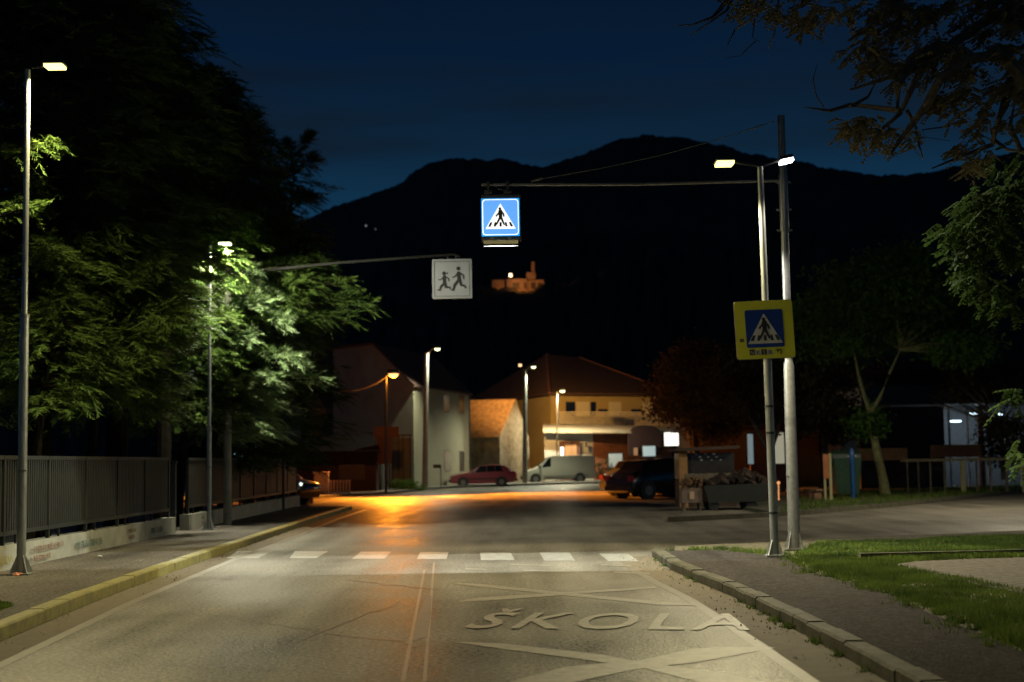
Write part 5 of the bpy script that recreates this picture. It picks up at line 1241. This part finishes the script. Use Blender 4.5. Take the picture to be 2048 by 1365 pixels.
conifer(cbase(75, 27), 14.0, 3.0, 620, 'tallest dark conifer rising behind the first lamp head', 12, sharp=.4, fr=.62, h0=.34)
conifer(cbase(232, 30), 13.8, 2.3, 640, 'tall dark conifer with green lit lower boughs right of the first lamp', 13, sharp=.4, fr=.6, h0=.3)
conifer(cbase(325, 34), Ht(345, 110, 34), 2.2, 460, 'dark conifer third from the left with a ragged top', 14, sharp=.4, fr=.55, h0=.52)
conifer(cbase(386, 37), Ht(432, 150, 37), 2.3, 560, 'dark conifer whose ragged tip stands above the second lamp', 15, sharp=.4, fr=.55, h0=.5, lean=.5, limbs=[(468, 190, 37, .5), (425, 150, 37, .4)])
conifer(cbase(448, 41), Ht(500, 245, 41), 2.3, 520, 'dark conifer between the ragged one and the loose topped one', 16, sharp=.4, fr=.55, lean=.7, limbs=[(510, 240, 41, .5)])
conifer(cbase(535, 49), Ht(590, 300, 49), 1.7, 380, 'loose topped dark conifer against the sky right of the others', 17, sharp=.3, fr=.6, lobes=.7, per=7, lean=1.0, limbs=[(622, 278, 49, .7), (630, 325, 49, .6), (622, 405, 49, .6), (575, 292, 49, .5)])
conifer(cbase(165, 27.5), Ht(330, 480, 27.5), 1.9, 280, 'shorter green lit conifer just over the near fence', 18, sharp=.4, fr=.6, h0=.5, droop=.6, wid=.012, mm=22, lean=.7, limbs=[(300, 530, 26.5, .9), (350, 640, 26.3, .9), (250, 560, 26, .8), (200, 700, 25, .9), (300, 680, 26.3, .8)])
conifer(cbase(55, 24.6), Ht(160, 590, 25), 1.2, 120, 'low green conifer behind the near fence right of the first lamp', 19, sharp=.4, fr=.55, h0=.6, droop=.5, lean=.5)
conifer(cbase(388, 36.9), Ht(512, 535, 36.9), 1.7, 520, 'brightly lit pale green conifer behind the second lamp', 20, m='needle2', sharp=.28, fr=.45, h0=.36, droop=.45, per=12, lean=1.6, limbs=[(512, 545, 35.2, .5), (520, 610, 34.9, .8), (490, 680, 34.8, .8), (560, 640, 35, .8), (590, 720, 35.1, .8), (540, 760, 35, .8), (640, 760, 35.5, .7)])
conifer(cbase(352, 35.6), Ht(420, 545, 35.6), 1.4, 260, 'lit green conifer right behind the second lamp post', 21, sharp=.5, fr=.45, h0=.40, droop=.45, per=11, lean=.7, limbs=[(470, 640, 34.3, .6), (452, 720, 34.3, .7), (472, 575, 34.3, .5), (400, 640, 34, .7)])
conifer(cbase(380, 37.0), Ht(632, 495, 38), 2.1, 480, 'green conifer reaching out over the road from the lit group', 22, sharp=.45, fr=.5, h0=.46, droop=.4, per=11, lean=3.0, wid=.012, limbs=[(735, 610, 36.8, .8), (690, 570, 36.8, .7), (700, 640, 36.8, .7), (600, 540, 36.5, .6)])
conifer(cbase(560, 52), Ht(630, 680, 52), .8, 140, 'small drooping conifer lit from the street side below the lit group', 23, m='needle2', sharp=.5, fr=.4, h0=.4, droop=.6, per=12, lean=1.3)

# ------------------------------------------------------------------ broadleaf trees
def leaves(rg, C, sz, wd=.5):
    n = len(C); d = unit(rg.normal(0, 1, (n, 3)) - np.array([0, 0, .5])); p = unit(np.cross(d, rg.normal(0, 1, (n, 3))))
    s = sz * rg.uniform(.6, 1.3, (n, 1))
    V = np.stack([C, C + d * s * .5 + p * s * wd * .5, C + d * s, C + d * s * .5 - p * s * wd * .5], 1).reshape(-1, 3)
    return V, np.arange(len(V)).reshape(-1, 4)
def broad(base, forks, blobs, nl, leaf, label, seed, m='leafd', name='tree', trunk_r=.16, group=None, m_bark='bark', cl=.32):
    """forks: list of polylines (world) with radii; blobs: (centre, radii, clumps)"""
    rg = np.random.default_rng(seed); root = thing(name, base, label, 'tree', group)
    tb = MB()
    for pts, rad in forks: tb.tube(pts, rad, 10)
    cs = []
    tips = [Vector(f[0][-1]) for f in forks]
    for c, r, k in blobs:
        u = unit(rg.normal(0, 1, (k, 3))) * (rg.uniform(.25, 1, (k, 1)) ** .5); cc = np.array(c) + u * np.array(r); cs.append(cc)
        for q in cc[::4]:
            t = min(tips, key=lambda v: (v - Vector(q)).length)
            tb.tube([t, t.lerp(Vector(q), .5) + Z * .08, Vector(q)], [.03, .018, .006], 4)
    tb.build('trunk', M[m_bark], root, smooth=True)
    cs = np.concatenate(cs); C = (cs[:, None] + rg.normal(0, cl, (len(cs), nl, 3)) * np.array([1, 1, .6])).reshape(-1, 3)
    V, F = leaves(rg, C, leaf); npmesh('crown', V, F, M[m], root)
    return root
b0 = G(1770, 990, .1); dt = b0.y
Q = lambda x, y, dz=0: P(x, y, dt + dz)
greenbark = M['olivebark'] = mat('olive_bark', (.24, .23, .09), .9, var=.35, scale=6, bump=.6)  # bark in one mottled olive tone over the whole trunk
broad((b0.x, b0.y, .1), [([(b0.x, b0.y, .05), Q(1766, 960), Q(1755, 910), Q(1746, 860), Q(1740, 822)], [.24, .18, .155, .15, .14]),
      ([Q(1740, 824), Q(1728, 790), Q(1716, 745), Q(1705, 690)], [.10, .08, .06, .04]), ([Q(1742, 824), Q(1760, 795), Q(1778, 750), Q(1800, 700)], [.10, .08, .06, .04])],
      [(Q(1700, 640), (2.6, 2, 1.6), 120), (Q(1850, 620, 1), (2.8, 2, 1.6), 120), (Q(1780, 560, .5), (3.0, 2, 1.4), 90), (Q(1930, 700, -1), (1.1, 1, .5), 34), (Q(1738, 840), (.45, .4, .55), 16)], 60, .20,
      'young forked tree with greenish trunk in the grass beyond the side road', 31, m='leaf', trunk_r=.2, m_bark='olivebark')
dt = 58
broad(P(1530, 950, dt), [([P(1555, 985, dt), P(1545, 950, dt), P(1538, 900, dt)], [.2, .15, .12]), ([P(1538, 905, dt), P(1515, 860, dt), P(1490, 820, dt)], [.11, .09, .05]), ([P(1540, 905, dt), P(1560, 850, dt), P(1570, 800, dt)], [.1, .08, .05])],
      [(P(1420, 760, dt + 3), (2.2, 2, 1.7), 110), (P(1520, 760, dt), (1.9, 1.6, 1.6), 100), (P(1600, 800, dt), (1.6, 1.5, 1.2), 80)], 55, .2, 'dark bushy tree behind the two tall poles', 32, group='dark trees of the park')
dt = 66
broad(P(1370, 960, dt), [([P(1395, 975, dt), P(1392, 900, dt), P(1385, 830, dt)], [.2, .16, .1])],
      [(P(1365, 790, dt), (1.6, 2, 1.5), 90), (P(1400, 735, dt), (1.9, 2, 1.1), 80), (P(1430, 850, dt), (1.4, 1.5, .8), 40)], 55, .22, 'dark reddish tree covering the right end of the ochre house', 33, group='dark trees of the park')
dt = 60
broad(P(1640, 950, dt), [([P(1645, 980, dt), P(1650, 900, dt), P(1640, 820, dt)], [.16, .12, .08]), ([P(1650, 900, dt), P(1665, 850, dt)], [.09, .05])],
      [(P(1640, 760, dt), (1.8, 2, 1.8), 100), (P(1660, 840, dt), (1.6, 1.5, 1.0), 50)], 55, .2, 'dark slender tree right of the galvanised pole', 34, group='dark trees of the park')
dt = 62
broad(P(1990, 950, dt), [([P(2010, 960, dt), P(2005, 900, dt), P(2000, 850, dt)], [.16, .12, .08])],
      [(P(2020, 880, dt), (1.4, 1.2, 1.0), 60), (P(1850, 760, dt + 6), (3.5, 2, 1.0), 80), (P(1990, 760, dt + 2), (2.5, 1.5, .9), 60)], 55, .2, 'dark bush like tree in front of the lit pavilion', 35, group='dark trees of the park')
# orange lit shrub over the fence, small weeds by the gable
rg = np.random.default_rng(40)
def shrub(c, r, k, nl, leaf, label, seed, m='leaf'):
    rg = np.random.default_rng(seed); c = np.array(c); root = thing('shrub', (c[0], c[1], max(0, c[2] - r[2])), label, 'shrub')
    cs = c + unit(rg.normal(0, 1, (k, 3))) * rg.uniform(.2, 1, (k, 1)) ** .5 * np.array(r); C = (cs[:, None] + rg.normal(0, .1, (k, nl, 3))).reshape(-1, 3); C[:, 2] = np.maximum(C[:, 2], .03)
    V, F = leaves(rg, C, leaf); npmesh('foliage', V, F, M[m], root)
    MB().tube([(c[0], c[1], 0), (c[0] + .05, c[1], c[2])], [.05, .02], 6).build('stem', M['bark'], root)
shrub(P(543, 912, 60), (.75, .5, .4), 26, 40, .09, 'orange lit shrub peeping over the far fence', 41)
shrub((P(795, 0, 80).x, 80, .35), (.8, .4, .35), 26, 40, .12, 'green shrub at the foot of the bare gable', 42)
shrub((P(822, 0, 81).x, 81, .22), (.6, .3, .22), 18, 40, .1, 'low weeds beside the pale gate uprights', 43)
shrub(P(1210, 945, 104), (.7, .5, .9), 30, 40, .12, 'upright potted shrub before the brown annex wall', 44, 'leafd')

# overhanging robinia at the right, nearer the camera
def pinnate(rg, O, D, LN, k=6, lw=.3, ls=.045):
    """compound leaves: pairs of oval leaflets hanging along a rachis"""
    n = len(O); up = np.array([0, 0, 1.0]); side = unit(np.cross(D, up) + rg.normal(0, .2, (n, 3)))
    s = np.linspace(.15, 1, k)[None, :, None]
    ax = O[:, None] + D[:, None] * LN[:, None, None] * s - up * .5 * (LN[:, None, None] * s) ** 1.5
    out = []
    for sg in (1, -1):
        ld = unit(side[:, None] * sg * .8 + D[:, None] * .35 - up * .5 + rg.normal(0, .12, (n, k, 3))); L_ = ls * rg.uniform(.8, 1.25, (n, k, 1))
        pr = unit(np.cross(ld, side[:, None] * .3 + up + D[:, None] * .2))
        out.append(np.stack([ax, ax + ld * L_ * .35 + pr * L_ * lw, ax + ld * L_ * .75 + pr * L_ * lw * .9, ax + ld * L_, ax + ld * L_ * .75 - pr * L_ * lw * .9, ax + ld * L_ * .35 - pr * L_ * lw], 2))
    V = np.concatenate(out, 1).reshape(-1, 3)
    return V, np.arange(len(V)).reshape(-1, 6)
rd_ = 17.0
tx0 = 2120
root = thing('robinia', (P(tx0, 900, rd_ + 1).x, rd_ + 1, .1), 'large overhanging robinia with bare twigs and hanging leaves at the right edge', 'tree')
tb = MB()
bx_ = P(tx0, 900, rd_ + 1).x
tb.tube([(bx_ + .1, rd_ + 1, 0), (bx_, rd_ + 1, 1.5), P(tx0 - 30, 500, rd_ + 1), P(2100, 150, rd_ + .8), P(2060, -150, rd_ + .6), P(2040, -500, rd_ + .6)], [.36, .28, .24, .2, .17, .12], 14)
br = [([(2090, 60), (1990, 30), (1900, 90), (1850, 135), (1780, 155), (1700, 180)], [.09, .05, .04, .035, .02, .012], .0),
      ([(2110, 210), (2000, 110), (1930, 120), (1880, 160), (1850, 215), (1800, 280), (1780, 310)], [.10, .06, .05, .045, .04, .02, .012], -.5),
      ([(1930, 105), (1875, 90), (1820, 130), (1795, 170), (1795, 215)], [.05, .05, .045, .04, .015], -.4),
      ([(1845, 132), (1800, 228), (1760, 262), (1740, 296)], [.035, .022, .016, .008], -.3),
      ([(1800, 222), (1740, 214), (1700, 210), (1660, 222), (1608, 215)], [.03, .022, .02, .016, .004], -.3),
      ([(1700, 214), (1735, 195), (1750, 168)], [.018, .014, .006], -.3), ([(1648, 216), (1632, 190), (1626, 160), (1634, 130)], [.008, .006, .005, .003], -.3),
      ([(1815, 222), (1832, 255), (1838, 290), (1845, 315)], [.02, .014, .01, .006], -.2), ([(1835, 292), (1800, 308), (1776, 305)], [.008, .005, .003], -.2),
      ([(2110, 300), (2020, 160), (2010, 210), (1990, 260), (1985, 290), (1930, 310), (1862, 338)], [.08, .06, .045, .03, .025, .018, .006], .3),
      ([(1988, 280), (2015, 300), (2060, 305)], [.02, .015, .01], .3), ([(1930, 240), (1885, 255), (1845, 260), (1850, 275), (1900, 282)], [.012, .008, .005, .004, .002], .1),
      ([(2060, -40), (1800, -60), (1600, -70), (1480, -40), (1440, 20), (1425, 35), (1385, 50), (1352, 52)], [.12, .07, .05, .035, .022, .014, .008, .004], .4),
      ([(1470, -20), (1455, 20), (1420, 45), (1382, 70)], [.02, .014, .009, .004], .4), ([(1600, -70), (1530, 0), (1500, 40), (1470, 60), (1455, 90)], [.03, .018, .013, .009, .004], .5),
      ([(1560, -40), (1555, 30), (1548, 70), (1535, 100)], [.02, .012, .009, .004], .5), ([(1510, 35), (1505, 75), (1520, 84)], [.008, .005, .003], .5), ([(1535, 62), (1560, 40), (1575, 38)], [.007, .005, .003], .5), ([(1512, 82), (1480, 112), (1450, 117)], [.005, .004, .002], .5),
      ([(1540, -30), (1480, 0), (1400, -30), (1180, -20), (1130, 2)], [.03, .02, .016, .008, .003], .6),
      ([(2120, 330), (2040, 300), (2020, 250), (2035, 180)], [.05, .03, .02, .01], .6)]
for pts, rad, dz in br:
    ww = [P(x, y, rd_ + dz + .25 * math.sin(i * 1.7 + x * .01)) for i, (x, y) in enumerate(pts)]
    tb.tube(ww, [r * 1.3 for r in rad], 7)
tb.build('trunk', M['bark'], root, smooth=True)
rg = np.random.default_rng(50)
def cluster(cx, cy, rx, ry, k, dz=0.0, ls=.05, LNs=.22):
    q1 = rg.normal(0, .55, (max(2, k // 11), 2)); sel = rg.integers(0, len(q1), k); px_ = cx + q1[sel, 0] * rx + rg.normal(0, 9, k); py_ = cy + q1[sel, 1] * ry + rg.normal(0, 9, k); O = np.array([P(a, b, rd_ + dz + rg.normal(0, .35)) for a, b in zip(px_, py_)])
    D = unit(rg.normal(0, 1, (k, 3)) * np.array([1, 1, .35]) + np.array([-.4, 0, -.45])); return O, D, rg.uniform(.7, 1.25, k) * LNs
O = []; D = []; Ls = []
for a in ((2000, 20, 120, 60, 190), (1850, 20, 110, 50, 150), (1760, 60, 60, 45, 70), (1740, 110, 40, 30, 36), (1930, 90, 90, 60, 120), (1990, 180, 60, 60, 80), (1880, 140, 70, 40, 60), (1760, 90, 40, 40, 30),
          (1590, 20, 80, 35, 80), (1660, 30, 40, 22, 24), (1560, -40, 120, 40, 80), (1720, -10, 90, 40, 60), (1770, 145, 45, 40, 42), (1720, 255, 50, 30, 50), (1780, 270, 50, 25, 40), (1705, 262, 20, 22, 14),
          (1900, 225, 30, 22, 20), (1950, 210, 50, 60, 50), (1960, 290, 40, 40, 34), (1950, 330, 20, 30, 16), (2035, 200, 25, 60, 26), (2040, 60, 30, 90, 60), (1860, 190, 50, 30, 30)):
    o_, d_, l_ = cluster(a[0], a[1], a[2], a[3], int(a[4] * 1.3)); O.append(o_); D.append(d_); Ls.append(l_)
V, F = pinnate(rg, np.concatenate(O), np.concatenate(D), np.concatenate(Ls) * .8, ls=.045, lw=.36)
npmesh('upper_crown', V, F, M['blossom'], root)
O = []; D = []; Ls = []
for a in ((1990, 400, 80, 60, 90), (1930, 440, 60, 40, 60), (2010, 480, 60, 70, 90), (1960, 530, 50, 40, 50), (1880, 455, 26, 14, 16), (1925, 500, 30, 40, 30), (1990, 580, 30, 40, 24), (2040, 560, 30, 60, 40), (2040, 380, 40, 60, 50), (2030, 800, 16, 22, 12), (2035, 890, 16, 24, 12), (2045, 320, 20, 30, 20), (1940, 390, 40, 30, 30)):
    o_, d_, l_ = cluster(a[0], a[1], a[2], a[3], int(a[4] * .8), dz=2.5); O.append(o_); D.append(d_); Ls.append(l_)
V, F = pinnate(rg, np.concatenate(O), np.concatenate(D), np.concatenate(Ls) * 1.3, ls=.08, k=6, lw=.3)
npmesh('lower_crown', V, F, M['leaf2'], root)

# ------------------------------------------------------------------ grass and litter
rg = np.random.default_rng(60)
def inpoly(x, y, poly):
    ins = np.zeros(len(x), bool); n = len(poly)
    for i in range(n):
        x1, y1 = poly[i][0], poly[i][1]; x2, y2 = poly[(i + 1) % n][0], poly[(i + 1) % n][1]
        c = ((y1 > y) != (y2 > y)); xi = (x2 - x1) * (y - y1) / (y2 - y1 + 1e-12) + x1; ins ^= c & (x < xi)
    return ins
def blades(poly, n, z, hmin, hmax, holes=(), w=.008):
    xs = [p[0] for p in poly]; ys = [p[1] for p in poly]
    x = rg.uniform(min(xs), max(xs), n); y = rg.uniform(min(ys), max(ys), n); ok = inpoly(x, y, poly)
    for h in holes: ok &= ~inpoly(x, y, h)
    ok &= (np.sin(x * 2.3 + 2 * np.sin(y * 1.3)) * np.sin(y * 2.9 + x) + rg.normal(0, .45, len(x))) > -.55
    x, y = x[ok], y[ok]; n = len(x); a = rg.uniform(0, 2 * np.pi, n)
    pn = np.sin(x * 1.7) * np.sin(y * 1.1) + np.sin(x * 4.1 + 1) * np.sin(y * 3.3) * .6
    h = rg.uniform(hmin, hmax, n) * (1 + .35 * pn); b = np.stack([x, y, np.full(n, z)], 1); u = np.stack([np.cos(a), np.sin(a), np.zeros(n)], 1)
    tip = b + np.stack([rg.normal(0, .4, n) * h, rg.normal(0, .4, n) * h, h], 1)
    V = np.stack([b - u * w, b + u * w, tip], 1).reshape(-1, 3); return V
GR = gp([(1585, 1108), (1640, 1140), (1705, 1155), (1795, 1185), (1865, 1215), (1950, 1250), (2060, 1290), (2400, 1400), (2700, 1150), (2400, 1070), (2060, 1070), (1900, 1076), (1760, 1081), (1640, 1086)], RH)
hole = gp([(1785, 1131), (1840, 1122), (1940, 1117), (2048, 1114), (2300, 1110), (2300, 1250), (2048, 1180), (1940, 1160), (1855, 1146)], RH)
V = [blades([(p.x, p.y) for p in GR], 330000, RH - .02, .03, .085, [[(p.x, p.y) for p in hole]])]
tuft = gp([(1965, 1268), (2060, 1300), (2200, 1400), (2200, 1250), (2048, 1240), (1980, 1250)], RH); V.append(blades([(p.x, p.y) for p in tuft], 14000, RH - .01, .06, .16))
tuft = gp([(0, 1222), (30, 1212), (0, 1205), (-60, 1215)], KH); V.append(blades([(p.x, p.y) for p in tuft], 1500, KH, .02, .05))
sl = resample(SOIL, .12)
for i in range(420):
    p = sl[rg.integers(0, len(sl))]; o_ = rg.normal(.12, .14); nn_ = int(rg.integers(8, 40)); sd = rg.uniform(.02, .08)
    x = p[0] + o_ + rg.normal(0, sd, nn_); y = p[1] + .5 * o_ + rg.normal(0, sd, nn_); h = rg.uniform(.02, .09, nn_); a = rg.uniform(0, 6.28, nn_)
    b = np.stack([x, y, np.full(nn_, RH - .012)], 1); u = np.stack([np.cos(a), np.sin(a), 0 * a], 1) * .006
    V.append(np.stack([b - u, b + u, b + np.stack([rg.normal(0, .03, nn_), rg.normal(0, .03, nn_), h], 1)], 1).reshape(-1, 3))
# weeds in the kerb joints
for i in range(26):
    p = kr[rg.integers(2, len(kr) - 2)]; q_ = rg.uniform(-.03, .0); c = (p[0] - .03, p[1]); nn_ = 34
    x = c[0] + rg.normal(0, .035, nn_); y = c[1] + rg.normal(0, .07, nn_); h = rg.uniform(.02, .07, nn_); a = rg.uniform(0, 6.28, nn_)
    b = np.stack([x, y, np.full(nn_, .003)], 1); u = np.stack([np.cos(a), np.sin(a), 0 * a], 1) * .006
    V.append(np.stack([b - u, b + u, b + np.stack([rg.normal(0, .03, nn_), rg.normal(0, .03, nn_), h], 1)], 1).reshape(-1, 3))
V = np.concatenate(V); tag(npmesh('grass', V, np.arange(len(V)).reshape(-1, 3), M['grass']), kind='stuff')
far = [(p.x, p.y) for p in fin if p.x > 6.4] + [(40, 80), (22, 66), (12, 58)]
V = blades(far, 120000, .09, .05, .16, w=.014); tag(npmesh('grass_park', V, np.arange(len(V)).reshape(-1, 3), M['grass']), kind='stuff')
# fallen bits along the gutters
V = []
for line, lo, hi, n_ in ((KL, -.45, -.02, 900), (kr, -.6, -.02, 800)):
    pts = np.array([(p[0], p[1]) for p in line]); i = rg.integers(0, len(pts) - 1, n_); t = rg.uniform(0, 1, (n_, 1)); p = pts[i] * (1 - t) + pts[i + 1] * t
    tt2 = unit(pts[i + 1] - pts[i]); q_ = np.stack([-tt2[:, 1], tt2[:, 0]], 1); p = p + q_ * (lo + (hi - lo) * rg.uniform(0, 1, (n_, 1)) ** .5)
    c = np.stack([p[:, 0], p[:, 1], np.full(n_, .008)], 1); a = rg.uniform(0, 6.28, n_); u = np.stack([np.cos(a), np.sin(a), rg.uniform(-.2, .6, n_)], 1) * rg.uniform(.006, .03, (n_, 1)); w_ = np.stack([-np.sin(a), np.cos(a), 0 * a], 1) * rg.uniform(.004, .012, (n_, 1))
    V.append(np.stack([c - u * .2, c + w_, c + np.abs(u) * np.array([0, 0, 1]) + u, c - w_], 1).reshape(-1, 3))
V = np.concatenate(V); tag(npmesh('fallen_leaves', V, np.arange(len(V)).reshape(-1, 4), mat('dead_leaf', (.10, .08, .045), .9, var=.5, scale=30)), kind='stuff')
def scrap(px_, py_, m, label, s, z=KH, name='paper_scrap', cat='litter'):
    c = G(px_, py_, z); random.seed(int(px_)); mb = MB()
    pts = [(random.uniform(-s, s), random.uniform(-s, s), random.uniform(.005, s * .7)) for _ in range(9)]
    for i in range(7): mb.add([Vector(c) + Vector(pts[i]), Vector(c) + Vector(pts[i + 1]), Vector(c) + Vector(pts[i + 2])], [(0, 1, 2)])
    tag(mb.build(name, m, origin=c), label, cat)
scrap(199, 1116, M['white'], 'crumpled white paper on the left pavement', .07)
scrap(280, 1124, M['white'], 'thin pale paper shred further along the left pavement', .05)
scrap(34, 1152, mat('orange_scrap', (.5, .2, .1), .7), 'orange wrapper at the foot of the nearest lamp post', .08, name='wrapper')
# lumpy soil around the pole bases
